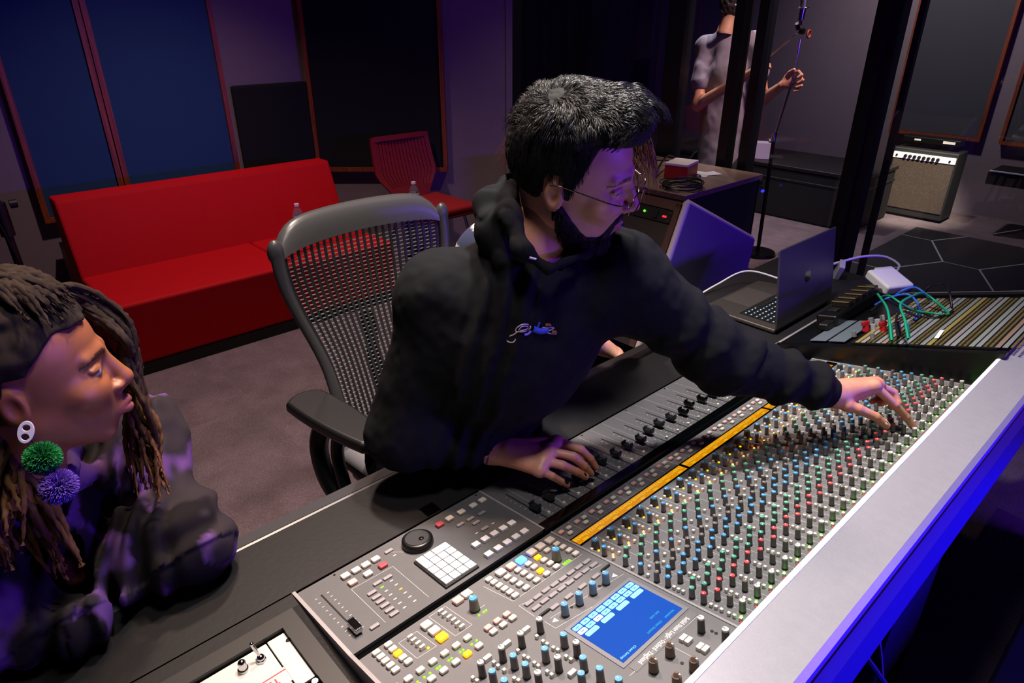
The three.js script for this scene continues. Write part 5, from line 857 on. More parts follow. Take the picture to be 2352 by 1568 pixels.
  emb([[1092, 525], [1115, 535], [1150, 540], [1185, 530]].map(p => s3(...p)), .0055, tbm, 'embroidered_fish'); emb([[1120, 520], [1135, 485]].map(p => s3(...p)), .0018, tbm, 'embroidered_fish'); emb([[1150, 520], [1185, 520], [1225, 520], [1200, 535], [1165, 545], [1200, 555], [1238, 558]].map(p => s3(...p)), .0012, th, 'embroidered_line'); emb([[1168, 505], [1190, 500], [1200, 510]].map(p => s3(...p)), .003, gold, 'embroidered_leaf'); emb([[1205, 545], [1235, 548]].map(p => s3(...p)), .0035, gold, 'embroidered_leaf');
  for (const [a, b] of [[[1216, 591], [1231, 595]], [[1302, 586], [1313, 579]]]) emb([a, b], .0018, mat(0xd8d4dc, .4), 'drawstring_tip');
  // hair
  const H = V(0, 0, 0), hline = (z, x) => z > .04 ? .074 : z > .014 ? lerp(.0, .074, (z - .014) / .026) : z > -.002 ? -.05 : z > -.034 ? .022 : lerp(-.03, -.085, sst(-.034, -.06, z));
  const hairF = (x, y, z) => { let d = ell(x, y, z, [0, .03, -.014], .0815, .0985, .106); const top = ell(x, y, z, [.006, .092, .012], .066, .036, .088); d = smin(d, top, .03); d = smin(d, ell(x, y, z, [.012, .094, .06], .05, .028, .036), .03); d += .0035 * noise(x * 70, y * 40, z * 34) * sst(.05, .09, y) + .0012 * noise(x * 200, y * 200, z * 200); return smax(d, (hline(z, x) - y) * .9, .006); };
  const hairG = nets(hairF, [-.1, -.1, -.13], [.1, .165, .125], .003, (x, y, z) => [.010, .009, .009].map(v => v * (1 + .5 * noise(x * 200, y * 200, z * 200)))).applyMatrix4(HM);
  const SL = []; const c0 = [.006, .0055, .0055], c1 = [.018, .0165, .016]; const whorl = V(-.03, .115, -.05);
  for (let i = 0; i < 6500; i++) {
    const a = rr(0, 6.283), q = Math.sqrt(rnd()); let x = .07 * q * Math.cos(a), z = -.015 + .1 * q * Math.sin(a); let y = .03; // project up to the hair surface
    let lo_ = .04, hi_ = .17; for (let k = 0; k < 14; k++) { const m = (lo_ + hi_) / 2; if (hairF(x, m, z) < 0) lo_ = m; else hi_ = m; } y = lo_ - .004; if (y < .065) continue;
    const cl = noise(x * 120, z * 120, 3) * 1.1, cl2 = noise(x * 90 + 9, z * 90, 7); // locks of hair that go together
    const dir = V(x - whorl.x, 0, z - whorl.z); dir.normalize(); const sw = V(-dir.z, 0, dir.x).multiplyScalar(.55); dir.add(sw).normalize(); const fr = sst(-.02, .04, z) * sst(-.06, .0, x + .01); dir.lerp(V(.25 + .5 * cl2, .1, .85), fr * .85).normalize();
    dir.x += cl * .5; dir.z += cl2 * .4; dir.normalize();
    const L = rr(.02, .034) * (1 + .7 * fr), pts = []; let p = V(x, y, z), d = dir.clone().add(V(0, .35 + .5 * fr + .3 * cl, 0)).normalize(); for (let k = 0; k < 6; k++) { pts.push(p.clone().applyMatrix4(HM)); p = p.clone().addScaledVector(d, L / 5); const f = hairF(p.x, p.y, p.z); d.y -= f > .003 ? .5 : .12; if (f < .0005) d.y += .5; d.x += cl * .16 + rr(-.06, .06); d.z += cl2 * .12 + rr(-.06, .06); d.normalize(); }
    SL.push({ pts, r: rr(.00035, .0008), c0, c1 });
  }
  for (let i = 0; i < 900; i++) { // fringe turned up over the forehead
    const x = rr(-.062, .062), t = x / .062, z = .06 + .03 * (1 - t * t) - rr(0, .02), cl = noise(x * 140, 5, 2); let p = V(x, .086 - .012 * t * t + rr(-.004, .012), z); const pts = []; let d = V(.25 * t + .3 * cl, .75, .5).normalize(); for (let k = 0; k < 7; k++) { pts.push(p.clone().applyMatrix4(HM)); p = p.clone().addScaledVector(d, .0062); d.add(V(.12 + .2 * cl, -.06 - .10 * k, -.16 + .02 * k)).normalize(); } SL.push({ pts, r: rr(.0004, .0009), c0, c1 });
  }
  const SS = [];
  for (let i = 0; i < 1400; i++) { // short sides
    const side = rnd() < .75 ? -1 : 1, z = rr(-.105, .03), y = rr(.0, .075); if (y < hline(z, .08)) continue; let lo_ = .02, hi_ = .1; for (let k = 0; k < 12; k++) { const m = (lo_ + hi_) / 2; if (hairF(side * m, y, z) < 0) lo_ = m; else hi_ = m; } const p = V(side * lo_, y, z); const pts = [p, p.clone().add(V(side * .003, -.006, .002)), p.clone().add(V(side * .004, -.013, .003 + rr(-.003, .003)))].map(v => v.applyMatrix4(HM)); SS.push({ pts, r: .0006, c0, c1: c0 });
  }
  part(man, 'hair', strandsGeo(SL), M.hair); part(man, 'hair_sides', strandsGeo(SS), M.hairMatte); part(man, 'hair_base', hairG, M.hairMatte);
  // beard and moustache
  const bd = (x, y, z) => { const ax = Math.abs(x); let d = hf(x, y, z) - .0032 - .003 * noise(x * 110, y * 90, z * 110); const cheek = Math.max(-.086, -.03 - 1.25 * Math.max(0, z - .004)); let reg = y - cheek; if (z > .066 && ax < .034) reg = Math.min(Math.max(y + .049, -(y + .065)), Math.max(y + .05, .021 - ax), y + .088); if (y < -.055 && z < .01) reg = Math.max(reg, -.004 - z * .9); reg = Math.max(reg, -.012 - z); reg = Math.max(reg, -.135 - y); return smax(d, reg * .9, .006); };
  const bG = nets(bd, [-.085, -.15, -.03], [.085, -.0, .125], .003, (x, y, z) => [.012, .009, .008].map(v => v * (1 + .6 * noise(x * 300, y * 300, z * 300)))).applyMatrix4(HM); const bs = [];
  for (let i = 0; i < 1800; i++) { const v = rnd(), z = rr(.0, .085), y = lerp(Math.max(-.088, -.032 - 1.25 * z), -.118, rnd()); const s = rnd() < .8 ? -1 : 1; let lo_ = .0, hi_ = .09; if (bd(s * .001, y, z) > .0 && false) continue; for (let k = 0; k < 12; k++) { const m = (lo_ + hi_) / 2; if (bd(s * m, y, z) < 0) lo_ = m; else hi_ = m; } if (lo_ < .004) continue; const p = V(s * (lo_ - .002), y, z); bs.push({ pts: [p, p.clone().add(V(s * .003, -.005, .002)), p.clone().add(V(s * .004 + rr(-.002, .002), -.011, .003 + rr(-.003, .003)))].map(q => q.applyMatrix4(HM)), r: .00055, c0, c1: [.03, .02, .016] }); }
  part(man, 'beard', [bG, strandsGeo(bs)], M.hairMatte);
  // glasses
  const gl = new THREE.Group(); gl.name = 'glasses'; man.add(gl); const wire = mat(0x8a7468, .2, { metalness: 1 }); const g2 = p => p.clone().applyMatrix4(HM);
  for (const s of [-1, 1]) { const rim = []; for (let k = 0; k < 20; k++) { const a = k / 20 * 6.283, cx = Math.cos(a), sy = Math.sin(a); const ex = .024 * Math.sign(cx) * Math.pow(Math.abs(cx), .7), ey = .019 * Math.sign(sy) * Math.pow(Math.abs(sy), .7); rim.push(g2(V(s * .034 + ex, -.012 + ey, .114 - .22 * Math.abs(s * .034 + ex) + .004))); } part(gl, 'rim', tube(rim, .0011, 60, 6, true), wire); part(gl, 'temple', tube([g2(V(s * .058, -.006, .103)), g2(V(s * .071, -.004, .085)), g2(V(s * .079, .004, .03)), g2(V(s * .0835, .009, -.004)), g2(V(s * .083, .006, -.022))], .0014, 30, 6), wire); part(gl, 'hinge', new THREE.SphereGeometry(.0024, 8, 6).translate(...g2(V(s * .059, -.006, .102)).toArray()), M.chrome); }
  part(gl, 'bridge', tube([g2(V(.0105, -.002, .1135)), g2(V(0, .002, .118)), g2(V(-.0105, -.002, .1135))], .0011, 10, 6), wire);
}
// ================================================================== the listener with dreadlocks
function dread(pts, r, wob = 1) { const g = tube(pts, r, Math.max(24, Math.round(pts.length * 10)), 8); const p = g.attributes.position, n = g.attributes.normal, uv = g.attributes.uv; const c = new Float32Array(p.count * 3); const k0 = rnd() * 50, tone = rr(.7, 1.3);
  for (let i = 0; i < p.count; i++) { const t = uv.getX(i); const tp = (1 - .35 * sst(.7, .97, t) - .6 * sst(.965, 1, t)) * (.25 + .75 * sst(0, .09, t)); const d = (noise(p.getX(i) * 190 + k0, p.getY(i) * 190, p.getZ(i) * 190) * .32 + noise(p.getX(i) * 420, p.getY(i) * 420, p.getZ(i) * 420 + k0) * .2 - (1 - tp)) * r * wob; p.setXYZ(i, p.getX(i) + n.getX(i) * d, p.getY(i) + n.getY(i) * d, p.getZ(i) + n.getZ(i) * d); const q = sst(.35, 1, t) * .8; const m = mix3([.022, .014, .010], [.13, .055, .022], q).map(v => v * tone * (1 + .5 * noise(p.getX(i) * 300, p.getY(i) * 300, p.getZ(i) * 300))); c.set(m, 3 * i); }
  g.setAttribute('color', new THREE.BufferAttribute(c, 3)); g.computeVertexNormals(); return g; }
{
  const wo = thing('person', 'person with long brown dreadlocks in purple patterned sweatshirt resting crossed arms', 'person');
  const HP = V(.053, 1.169, -1.016), HM = basis(HP, V(.977, .0, .213), V(.03, 1, -.009)), skin = 0x8a5436, loc = (x, y, z) => V(x, y, z).applyMatrix4(HM);
  const neck = V(.0, 1.005, -1.06), Ls = atD(318, 1000, 1.2), Rs = atD(-150, 1080, 1.02), chest = atD(140, 1120, 1.235), belly = chest.clone().add(V(-.01, -.16, -.08)), pelv = V(-.05, .58, -1.42);
  const Le = atY(452, 1248, .787), Lw = atY(200, 1290, .79), Re = atY(-60, 1425, .792), Rw = atY(170, 1425, .768), hL = V(.06, .53, -1.42), hR = V(-.17, .53, -1.42), kL = V(.10, .50, -1.0), kR = V(-.2, .50, -1.0), fL = V(.1, .08, -1.05), fR = V(-.2, .08, -1.05);
  const caps = [[HP.clone().add(V(-.03, -.07, -.015)), neck, .05, .052], [neck, chest, .05, .1], [Ls, Rs, .05, .05], [chest, belly, .10, .10], [belly, pelv, .10, .11], [Ls, Le, .04, .034], [Le, Lw, .034, .024], [Rs, Re, .04, .034], [Re, Rw, .034, .024], [hL, kL, .075, .052], [hR, kR, .075, .052], [kL, fL, .048, .034], [kR, fR, .048, .034]]; const bb = bounds(caps, .04);
  const hf = headField({ noseW: 1.4, lip: 1.5, jaw: .95, muzzle: .007, noseL: .6 }); const headG = nets(hf, [-.1, -.17, -.13], [.1, .135, .135], .0028, headColor(skin, { lipC: 0xa0564c, brow: 0x120a08 })).applyMatrix4(HM);
  const hand = [[atY(180, 1262, .80), atY(165, 1240, .805), atY(150, 1225, .80)], [atY(165, 1285, .80), atY(140, 1280, .80), atY(120, 1290, .785)], [atY(163, 1298, .80), atY(138, 1298, .80), atY(115, 1308, .785)], [atY(165, 1312, .795), atY(140, 1315, .795), atY(118, 1322, .78)], [atY(170, 1325, .79), atY(148, 1330, .785), atY(128, 1336, .775)]];
  const hc = handCaps(Le.clone().lerp(Lw, .5), Lw, hand), hb = bounds(hc, .012);
  part(wo, 'body', [nets(bodyField(caps), bb[0], bb[1], .012, skinColor(skin)), headG, nets(bodyField(hc, .006), hb[0], hb[1], .003, skinColor(skin))], M.skin);
  // sweatshirt
  const cufL = Le.clone().lerp(Lw, .84); const sc = [[neck.clone().add(V(0, -.04, -.02)), chest, .085, .12], [Ls, Rs, .066, .066], [chest, belly, .13, .135], [belly, pelv, .135, .14], [Ls, Le, .056, .056], [Le, Le.clone().lerp(cufL, .5), .06, .058], [Le.clone().lerp(cufL, .45), cufL, .058, .044], [Ls, chest, .06, .11], [Rs, chest, .06, .11], [Rs, Re, .075, .075], [Re, Rw, .074, .05]];
  const sw0 = bodyField(sc, .045); const rib = (x, y, z, a, b, amp, n) => { const bx = b.x - a.x, by = b.y - a.y, bz = b.z - a.z, t = ((x - a.x) * bx + (y - a.y) * by + (z - a.z) * bz) / (bx * bx + by * by + bz * bz); return t > 0 && t < 1.1 ? amp * Math.sin(t * n + 3.2 * noise(x * 14, y * 14, z * 14)) * sst(0, .3, t) : 0; };
  const swF = (x, y, z) => { let d = sw0(x, y, z) + .009 * noise(x * 15, y * 13, z * 15) + .006 * noise(x * 32, y * 28, z * 32 + 4) + rib(x, y, z, Le, cufL, .007, 20) + rib(x, y, z, Ls, Le, .006, 16) + rib(x, y, z, Re, Rw, .006, 16); d = smin(d, cap(x, y, z, cufL.clone().lerp(Le, .12), cufL, .042, .036), .006); d = smax(d, -cap(x, y, z, cufL.clone().lerp(Lw, .2), Lw, .029, .029), .003); d = Math.max(d, -cap(x, y, z, neck.clone().add(V(.0, -.05, .0)), HP, .055, .07)); d = Math.max(d, Math.min(.7225 - y, z + 1.09)); return Math.max(d, .55 - y); };
  const sb = bounds(sc, .05); sb[0][1] = .53; const pur = lin(0x5e3f74), gry = lin(0x2c2629), dk = lin(0x151114);
  const swG = nets(swF, sb[0], sb[1], .0075, (x, y, z) => { const a = fbm(x * 8 + 3, y * 8, z * 8), b = fbm(x * 11, y * 9 + 7, z * 11); let c = mix3(gry, pur, sst(-.02, .06, a)); c = mix3(c, dk, sst(.08, .16, b)); return c; });
  part(wo, 'sweatshirt', swG, new THREE.MeshPhysicalMaterial({ vertexColors: true, roughness: .9, specularIntensity: .3, bumpMap: clothBump, bumpScale: .0004 }));
  part(wo, 'collar', new THREE.TorusGeometry(.06, .011, 8, 36).rotateX(1.571).applyMatrix4(new THREE.Matrix4().makeRotationZ(-.35)).translate(neck.x + .012, neck.y + .012, neck.z + .004), mat(0x4d3168, .85));
  const tc = [[hL, kL, .10, .07], [hR, kR, .10, .07], [kL, fL, .065, .055], [kR, fR, .065, .055], [hL, hR, .11, .11]], tb = bounds(tc, .03); part(wo, 'trousers', nets(bodyField(tc), tb[0], tb[1], .014), mat(0x17161a, .9)); part(wo, 'shoes', [rbox(.09, .09, .25, .04, fL.x, .046, fL.z + .05), rbox(.09, .09, .25, .04, fR.x, .046, fR.z + .05)], mat(0x222226, .6));
  // hair: scalp cap and locks
  const hl = z => z > .045 ? .066 : z > .01 ? lerp(.03, .066, (z - .01) / .035) : z > -.02 ? .026 : -.06;
  const hairF = (x, y, z) => { let d = ell(x, y, z, [0, .03, -.016], .084, .1, .108) + .004 * noise(x * 60, y * 60, z * 60); return smax(d, (hl(z) - y) * .9, .008); };
  const G_ = [nets(hairF, [-.1, -.08, -.14], [.1, .14, .11], .004, (x, y, z) => [.016, .011, .009].map(v => v * (1 + .7 * noise(x * 120, y * 120, z * 120)))).applyMatrix4(HM)];
  const S = (th, ph, k = 1) => { // point on the scalp: th azimuth from front towards the left, ph elevation
    return [Math.sin(th) * Math.cos(ph) * .086 * k, .03 + Math.sin(ph) * .102 * k, -.016 + Math.cos(th) * Math.cos(ph) * .11 * k]; };
  for (let i = 0; i < 52; i++) { // rows lying over the crown, front to back
    const u = -1 + 2 * (i + .5) / 52, th0 = u * 1.15 + rr(-.05, .05), ph0 = rr(.42, .62), pts = []; for (let k = 0; k <= 7; k++) { const t = k / 7; const a = V(...S(th0, ph0, 1.05)), b = V(...S(Math.PI + u * 1.1 * (u < 0 ? 1 : 1), .25, 1.07)); const p = a.lerp(b, t); const q = V(p.x / .086, (p.y - .03) / .102, (p.z + .016) / .11); q.y += .9 * Math.sin(t * Math.PI) + .1; q.normalize(); pts.push(loc(q.x * .091 + rr(-.008, .008), .03 + q.y * .106 + rr(-.003, .011), -.016 + q.z * .114)); } 
    const tail = pts[pts.length - 1].clone(); pts.push(tail.clone().add(V(-.025, -.05, rr(-.01, .02)))); pts.push(tail.clone().add(V(-.03 + rr(-.02, .02), -.14, rr(-.03, .05)))); if (i % 2) pts.push(tail.clone().add(V(-.02 + rr(-.03, .05), -.26, rr(-.02, .07))));
    G_.push(dread(pts, rr(.0038, .0062), 1.5));
  }
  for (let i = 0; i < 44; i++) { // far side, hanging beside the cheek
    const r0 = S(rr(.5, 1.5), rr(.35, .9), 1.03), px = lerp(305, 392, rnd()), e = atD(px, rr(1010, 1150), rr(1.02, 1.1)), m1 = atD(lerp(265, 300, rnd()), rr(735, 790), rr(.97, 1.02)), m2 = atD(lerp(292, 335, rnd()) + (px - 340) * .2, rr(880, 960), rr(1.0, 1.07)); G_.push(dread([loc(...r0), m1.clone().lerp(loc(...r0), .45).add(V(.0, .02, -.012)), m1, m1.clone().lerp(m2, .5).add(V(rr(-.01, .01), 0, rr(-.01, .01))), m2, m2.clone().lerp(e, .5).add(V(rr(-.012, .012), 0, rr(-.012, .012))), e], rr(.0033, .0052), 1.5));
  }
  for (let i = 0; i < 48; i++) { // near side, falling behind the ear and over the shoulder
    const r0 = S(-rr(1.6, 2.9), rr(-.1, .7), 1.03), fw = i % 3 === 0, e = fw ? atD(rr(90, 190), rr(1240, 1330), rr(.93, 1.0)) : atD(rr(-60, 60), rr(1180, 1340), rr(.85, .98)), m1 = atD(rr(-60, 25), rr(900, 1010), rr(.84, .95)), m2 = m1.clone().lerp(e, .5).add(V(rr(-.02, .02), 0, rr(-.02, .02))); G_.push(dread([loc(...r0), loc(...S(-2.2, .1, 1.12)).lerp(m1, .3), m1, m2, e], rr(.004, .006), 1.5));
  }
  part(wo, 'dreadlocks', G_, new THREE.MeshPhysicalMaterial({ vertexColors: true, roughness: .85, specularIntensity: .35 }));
  // earring: pull tab and two pompoms
  const er = new THREE.Group(); er.name = 'earring'; wo.add(er);
  const tabP = atD(60, 992, .83); { const s = new THREE.Shape(); const oval = (sh, cx, cy, rx, ry) => { sh.absellipse(cx, cy, rx, ry, 0, 6.283); return sh; }; oval(s, 0, 0, .0085, .0135); const h1 = new THREE.Path(); h1.absellipse(0, .0055, .0048, .0044, 0, 6.283); const h2 = new THREE.Path(); h2.absellipse(0, -.006, .0048, .0046, 0, 6.283); s.holes.push(h1, h2); const g = new THREE.ExtrudeGeometry(s, { depth: .0012, bevelEnabled: true, bevelSize: .0006, bevelThickness: .0006, bevelSegments: 2, curveSegments: 20 }); const m = part(er, 'pull_tab', g, mat(0xd4d4dc, .35)); m.position.copy(tabP); m.quaternion.copy(camera.quaternion); m.rotateZ(-.15); m.rotateY(.3); }
  const pom = (p, r, c, nm) => { const k = lin(c), L = []; for (let i = 0; i < 1500; i++) { const z = rr(-1, 1), a = rr(0, 6.283), q = Math.sqrt(1 - z * z), d = V(q * Math.cos(a), z, q * Math.sin(a)); const tone = rr(.6, 1.3); L.push({ pts: [p.clone().addScaledVector(d, r * .25), p.clone().addScaledVector(d, r * .7).add(V(rr(-.001, .001), rr(-.001, .001), rr(-.001, .001))), p.clone().addScaledVector(d, r * rr(.9, 1.05))], r: .0015, c0: k.map(v => v * .6), c1: k.map(v => v * tone) }); } part(er, nm, strandsGeo(L), new THREE.MeshStandardMaterial({ vertexColors: true, roughness: .9 })); };
  const p1 = atD(98, 1052, .84), p2 = atD(135, 1117, .845); pom(p1, .0215, 0x1f9a48, 'green_pompom'); pom(p2, .0225, 0x7c58c8, 'purple_pompom'); part(er, 'thread', tube([loc(-.08, -.045, -.01), tabP, p1, p2], .0008, 20, 5), M.black);
  const st = thing('stool', 'round black stool under the dreadlocked listener', 'stool', [-.05, 0, -1.42]); part(st, 'cushion', lathe([[0, .36], [.17, .36], [.185, .38], [.18, .42], [.15, .432], [0, .435]], 28), M.black); for (let k = 0; k < 4; k++) { const a = k * 1.571 + .6; part(st, 'leg', bar(V(.12 * Math.sin(a), .37, .12 * Math.cos(a)), V(.2 * Math.sin(a), 0, .2 * Math.cos(a)), .012), M.blackMetal); }
}
// ================================================================== a third person beyond the engineer
{
  const tp = thing('person', 'brown haired person in striped shirt half hidden behind the engineer', 'person');
  const HP = atD(1352, 352, 1.5), HM = basis(HP, V(.75, -.28, .6), V(.1, 1, .1)), skin = 0xc99c86, loc = (x, y, z) => V(x, y, z).applyMatrix4(HM);
  const neck = HP.clone().add(V(-.05, -.17, -.05)), Rs = neck.clone().add(V(-.14, -.055, -.08)), Ls = neck.clone().add(V(.13, -.06, .02)), chest = neck.clone().add(V(0, -.17, -.06)), belly = chest.clone().add(V(.0, -.2, -.12)), pelv = belly.clone().add(V(0, -.18, -.1)); const Rw = atZ(1372, 790, -1.15), Re = V(Rs.x + .02, .84, Rs.z + .02), Lw = V(1.62, .78, -1.02), Le = V(Ls.x + .1, .88, Ls.z + .02); const hipR = pelv.clone().add(V(-.1, -.02, 0)), hipL = pelv.clone().add(V(.1, -.02, 0)), kR = V(hipR.x, .52, -1.12), kL = V(hipL.x, .52, -1.12), fR = V(hipR.x, .08, -1.15), fL = V(hipL.x, .08, -1.15);
  const caps = [[HP.clone().add(V(-.03, -.07, -.03)), neck, .048, .05], [neck, chest, .05, .1], [Rs, Ls, .048, .048], [chest, belly, .1, .1], [belly, pelv, .1, .11], [Rs, Re, .038, .032], [Re, Rw, .034, .024], [Ls, Le, .038, .032], [Le, Lw, .034, .024], [hipR, kR, .075, .052], [hipL, kL, .075, .052], [kR, fR, .05, .036], [kL, fL, .05, .036]], bb = bounds(caps, .04);
  const hf = headField({}); const headG = nets(hf, [-.1, -.17, -.13], [.1, .135, .135], .004, headColor(skin, { lipC: 0xa86a60, brow: 0x3a2416 })).applyMatrix4(HM);
  const mk = (w, base) => [[[.02, -.01, .03], [.045, -.012, .045], [.06, -.02, .05]], [[.075, 0, .02], [.105, -.012, .022], [.12, -.035, .02]], [[.08, 0, 0], [.112, -.012, 0], [.126, -.036, 0]], [[.075, -.002, -.02], [.105, -.014, -.02], [.117, -.036, -.02]], [[.066, -.006, -.036], [.088, -.016, -.038], [.098, -.034, -.038]]].map(f => f.map(p => { const a = base.clone().normalize(), s = V(0, 1, 0).cross(a).normalize(); return w.clone().addScaledVector(a, p[0]).addScaledVector(s, p[2]).add(V(0, p[1], 0)); }));
  const r1 = handCaps(Re.clone().lerp(Rw, .5), Rw, mk(Rw, V(.8, -.5, .25))), r2 = handCaps(Le.clone().lerp(Lw, .5), Lw, mk(Lw, V(.8, 0, .4))), q1 = bounds(r1, .012), q2 = bounds(r2, .012);
  part(tp, 'body', [nets(bodyField(caps), bb[0], bb[1], .012, skinColor(skin)), headG, nets(bodyField(r1, .006), q1[0], q1[1], .0032, skinColor(skin)), nets(bodyField(r2, .006), q2[0], q2[1], .0035, skinColor(skin))], M.skin);
  const sc = [[neck.clone().add(V(0, -.03, 0)), chest, .085, .125], [Rs, Ls, .068, .068], [chest, belly, .13, .13], [belly, pelv, .13, .14], [Rs, Rs.clone().lerp(Re, .8), .07, .07], [Ls, Ls.clone().lerp(Le, .8), .07, .07]], sb = bounds(sc, .03), sf0 = bodyField(sc, .04), sf = (x, y, z) => Math.max(sf0(x, y, z) + .005 * noise(x * 16, y * 14, z * 16), -cap(x, y, z, neck, HP, .058, .06)); const w = lin(0xcfc6c6), nv = lin(0x1c2240);
  part(tp, 'striped_shirt', nets(sf, sb[0], sb[1], .009, (x, y, z) => ((y * 12 + .5) % 1) < .45 ? nv : w), new THREE.MeshStandardMaterial({ vertexColors: true, roughness: .9 }));
  const tc = [[hipR, kR, .1, .07], [hipL, kL, .1, .07], [kR, fR, .07, .055], [kL, fL, .07, .055], [hipR, hipL, .11, .11]], tb = bounds(tc, .03); part(tp, 'trousers', nets(bodyField(tc), tb[0], tb[1], .014), mat(0x6a5044, .9)); part(tp, 'shoes', [rbox(.09, .09, .25, .04, fR.x, .046, fR.z + .06), rbox(.09, .09, .25, .04, fL.x, .046, fL.z + .06)], mat(0x222226, .6));
  const hl = z => z > .06 ? .055 : z > .02 ? -.02 : -.1; const hairF = (x, y, z) => { let d = ell(x, y, z, [0, .024, -.02], .108, .116, .122) + .006 * noise(x * 40, y * 10, z * 40); return smax(d, (hl(z) - y) * .9, .01); };
  const SL = [], b0 = lin(0x2c180d), b1 = lin(0x4f2d18); for (let i = 0; i < 2600; i++) { const a = rr(0, 6.283), ph = rr(-.25, 1.5); const r0 = [Math.sin(a) * Math.cos(ph) * .108, .024 + Math.sin(ph) * .116, -.02 + Math.cos(a) * Math.cos(ph) * .122]; if (r0[1] < hl(r0[2])) continue; const out = V(r0[0], .0, r0[2] + .02).normalize(); const L = r0[1] > .03 ? rr(.06, .13) : rr(.05, .10); let p = V(...r0), d = out.clone().multiplyScalar(.6).add(V(0, -.3, .25)).normalize(); const pts = []; for (let k = 0; k < 6; k++) { pts.push(loc(p.x, p.y, p.z)); p = p.clone().addScaledVector(d, L / 5); d.add(V(rr(-.08, .08), -.38, rr(-.08, .08))).normalize(); if (hairF(p.x, p.y, p.z) < .0) p.addScaledVector(out, .004); } SL.push({ pts, r: rr(.0007, .0012), c0: b0, c1: b1 }); }
  part(tp, 'hair', [nets(hairF, [-.13, -.1, -.16], [.13, .16, .13], .004, () => b0).applyMatrix4(HM), strandsGeo(SL)], M.hair);
  const st = thing('stool', 'round grey stool under the person in striped shirt', 'stool', [pelv.x, 0, pelv.z]); const sh_ = pelv.y - .14; part(st, 'cushion', lathe([[0, sh_ - .07], [.17, sh_ - .07], [.185, sh_ - .05], [.18, sh_ - .015], [.15, sh_], [0, sh_]], 28), mat(0x3a383c, .8)); for (let k = 0; k < 4; k++) { const a = k * 1.571 + .3; part(st, 'leg', bar(V(.12 * Math.sin(a), sh_ - .06, .12 * Math.cos(a)), V(.2 * Math.sin(a), 0, .2 * Math.cos(a)), .012), M.blackMetal); }
}
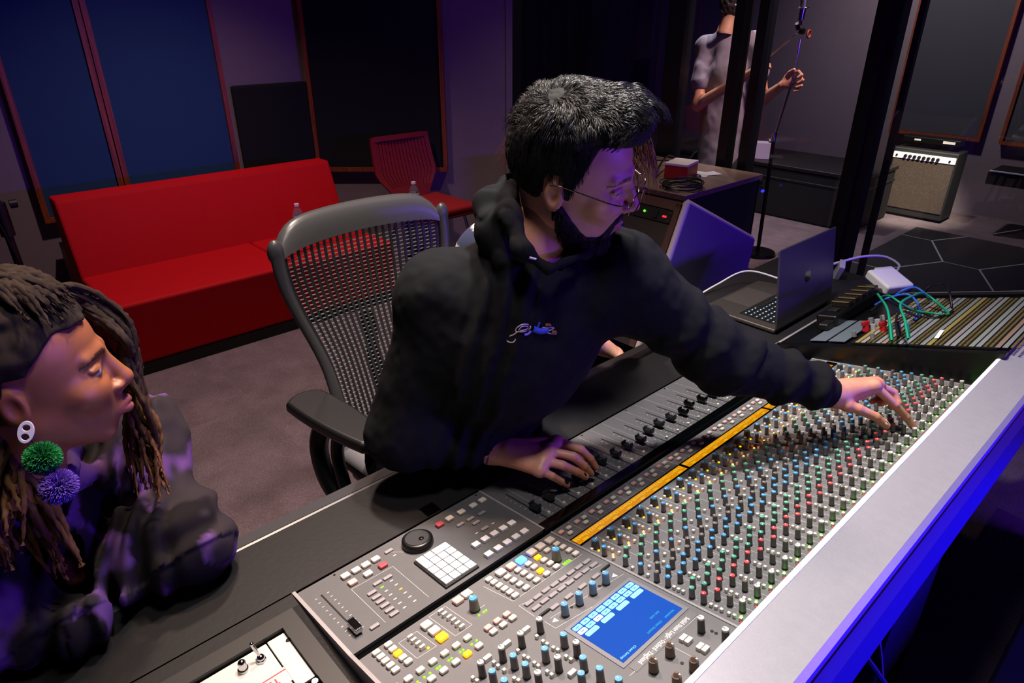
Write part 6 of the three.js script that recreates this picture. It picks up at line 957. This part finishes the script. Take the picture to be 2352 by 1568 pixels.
// ================================================================== performer behind the glass
{
  const pf = thing('person', 'person in grey t shirt holding a microphone stand behind the glass', 'person'); const skin = 0xb88468, X = 4.62; const at = (px, py, x = X) => atX(px, py, x);
  const HP = at(1690, 20, X), HM = basis(HP, V(.92, -.15, .36), V(.1, 1, 0)), loc = (x, y, z) => V(x, y, z).applyMatrix4(HM);
  const neck = at(1672, 80, X), Rs = at(1622, 108, X - .04), Ls = at(1735, 100, X + .08), chest = at(1672, 165, X), belly = at(1660, 270, X), pelv = at(1650, 370, X), Re = at(1603, 240, X - .17), Rw = at(1735, 162, X - .26), Le = at(1752, 228, X + .04), Lw = at(1797, 196, X - .05);
  const hipR = pelv.clone().add(V(-.03, -.03, -.1)), hipL = pelv.clone().add(V(.03, -.03, .1)), kR = V(hipR.x, .45, hipR.z), kL = V(hipL.x + .02, .45, hipL.z), fR = V(kR.x, .07, kR.z), fL = V(kL.x, .07, kL.z);
  const caps = [[HP.clone().add(V(-.02, -.07, -.02)), neck, .05, .054], [neck, chest, .055, .11], [Rs, Ls, .055, .055], [chest, belly, .115, .115], [belly, pelv, .115, .12], [Rs, Re, .05, .042], [Re, Rw, .043, .028], [Ls, Le, .05, .042], [Le, Lw, .042, .028], [hipR, kR, .085, .058], [hipL, kL, .085, .058], [kR, fR, .055, .04], [kL, fL, .055, .04]], bb = bounds(caps, .04);
  const headG = nets(headField({}), [-.1, -.17, -.13], [.1, .135, .135], .005, headColor(skin, { lipC: 0x9c6258, brow: 0x1c120c })).applyMatrix4(HM);
  const hp = (px, py, x) => at(px, py, x); const hd = [[hp(1806, 176, X - .05), hp(1814, 166, X - .06), hp(1824, 160, X - .07)], [hp(1818, 170, X - .05), hp(1834, 164, X - .06), hp(1842, 172, X - .08), hp(1832, 178, X - .09)], [hp(1820, 180, X - .05), hp(1838, 176, X - .06), hp(1844, 184, X - .08), hp(1832, 190, X - .09)], [hp(1819, 190, X - .05), hp(1836, 189, X - .06), hp(1841, 197, X - .08), hp(1829, 200, X - .09)], [hp(1816, 199, X - .05), hp(1830, 201, X - .06), hp(1834, 207, X - .08), hp(1824, 209, X - .09)]];
  const hc = handCaps(Le.clone().lerp(Lw, .5), Lw, hd, .010), hb = bounds(hc, .015); const hd2 = [[[.03, .01, .02], [.05, .015, .04]], [[.075, 0, .02], [.10, -.01, .02], [.11, -.03, .02]], [[.08, 0, 0], [.11, -.01, 0], [.12, -.03, 0]], [[.075, 0, -.02], [.10, -.01, -.02], [.11, -.03, -.02]], [[.066, 0, -.036], [.085, -.01, -.036], [.095, -.03, -.036]]].map(f => f.map(p => Rw.clone().addScaledVector(Rw.clone().sub(Re).normalize(), p[0]).add(V(p[2] * .7, p[1], p[2] * .3)))); const hc2 = handCaps(Re.clone().lerp(Rw, .5), Rw, hd2, .010), hb2 = bounds(hc2, .015);
  part(pf, 'body', [nets(bodyField(caps), bb[0], bb[1], .013, skinColor(skin)), headG, nets(bodyField(hc, .006), hb[0], hb[1], .0045, skinColor(skin)), nets(bodyField(hc2, .006), hb2[0], hb2[1], .0045, skinColor(skin))], M.skin);
  const sc = [[neck.clone().add(V(0, -.03, 0)), chest, .09, .135], [Rs, Ls, .075, .075], [chest, belly, .145, .15], [belly, pelv.clone().add(V(0, -.03, 0)), .15, .165], [Rs, Rs.clone().lerp(Re, .6), .072, .078], [Ls, Ls.clone().lerp(Le, .5), .07, .07]], sb = bounds(sc, .03), s0 = bodyField(sc, .04), sf = (x, y, z) => { let d = s0(x, y, z) + .009 * noise(x * 12, y * 9, z * 12) + .004 * noise(x * 28, y * 22, z * 28); d = Math.max(d, -cap(x, y, z, neck, HP, .062, .06)); return Math.max(d, pelv.y - .10 - y); };
  part(pf, 't_shirt', nets(sf, sb[0], sb[1], .011), mat(0x7e737d, .92, { bumpMap: clothBump, bumpScale: .0006 }));
  part(pf, 'neck_band', new THREE.TorusGeometry(.066, .007, 8, 30).rotateX(Math.PI / 2 - .25).translate(neck.x + .01, neck.y + .006, neck.z + .01), mat(0x201c22, .8));
  const tc = [[hipR, kR, .115, .085], [hipL, kL, .115, .085], [kR, fR, .08, .07], [kL, fL, .08, .07]], tb = bounds(tc, .03); part(pf, 'trousers', nets(bodyField(tc), tb[0], tb[1], .014), mat(0x14141a, .9)); part(pf, 'shoes', [rbox(.26, .1, .1, .04, fR.x + .04, .051, fR.z), rbox(.26, .1, .1, .04, fL.x + .04, .051, fL.z)], mat(0x202024, .6));
  const hairF = (x, y, z) => { let d = ell(x, y, z, [0, .036, -.02], .09, .108, .112) + .008 * noise(x * 50, y * 50, z * 50); return smax(d, ((z > .045 ? .06 : z > .01 ? 0 : -.09) - y) * .9, .01); }; part(pf, 'hair', nets(hairF, [-.11, -.11, -.15], [.11, .165, .12], .006, () => [.03, .022, .018]).applyMatrix4(HM), M.hair);
  // microphone on its stand
  const ms = thing('microphone_stand', 'chrome topped microphone stand held by the person behind glass', 'stand'); const xs = X - .06; const a = at(1838, 90, xs), b = at(1826, 165, xs), c = at(1800, 245, xs), d = at(1778, 315, xs); const base = V(d.x, .02, d.z + .02);
  part(ms, 'upper_tube', bar(b, a, .006), M.chrome); part(ms, 'lower_tube', bar(d, b, .009), M.chrome); part(ms, 'pole', bar(base, d, .014), M.blackMetal); part(ms, 'clutch', bar(d.clone().add(V(0, -.03, 0)), d.clone().add(V(0, .03, 0)), .02), M.chrome); part(ms, 'round_base', cyl(.13, .12, .022, 28, base.x, .012, base.z), M.blackMetal); part(ms, 'boom_arm', bar(at(1758, 138, xs), at(1830, 78, xs), .006), M.chrome); part(ms, 'boom_joint', [xf(cyl(.018, .018, .03, 14), at(1842, 72, xs).toArray(), [1.57, 0, 0]), xf(cyl(.014, .014, .04, 14), at(1832, 60, xs).toArray(), [0, 0, .6])], M.blackMetal); part(ms, 'red_knob', xf(new THREE.TorusGeometry(.022, .006, 8, 20), at(1858, 78, xs).toArray()), mat(0x7a2814, .5));
  const mc = thing('studio_microphone', 'chrome bodied studio microphone on the stand behind glass', 'microphone'); const m0 = at(1839, 46, xs), m1 = at(1845, 18, xs), m2 = at(1850, -30, xs); part(mc, 'mount', bar(at(1838, 58, xs), m0, .012), M.chrome); part(mc, 'mic_body', bar(m0, m1, .02, 20), mat(0x8f97c8, .15, { metalness: 1 })); part(mc, 'mic_grille', bar(m1, m2, .024, 20), M.steel); part(mc, 'shock_ring', new THREE.TorusGeometry(.04, .003, 6, 24).rotateX(1.57).translate(m1.x, m1.y, m1.z), M.chrome);
}
renderer.render(scene, camera);
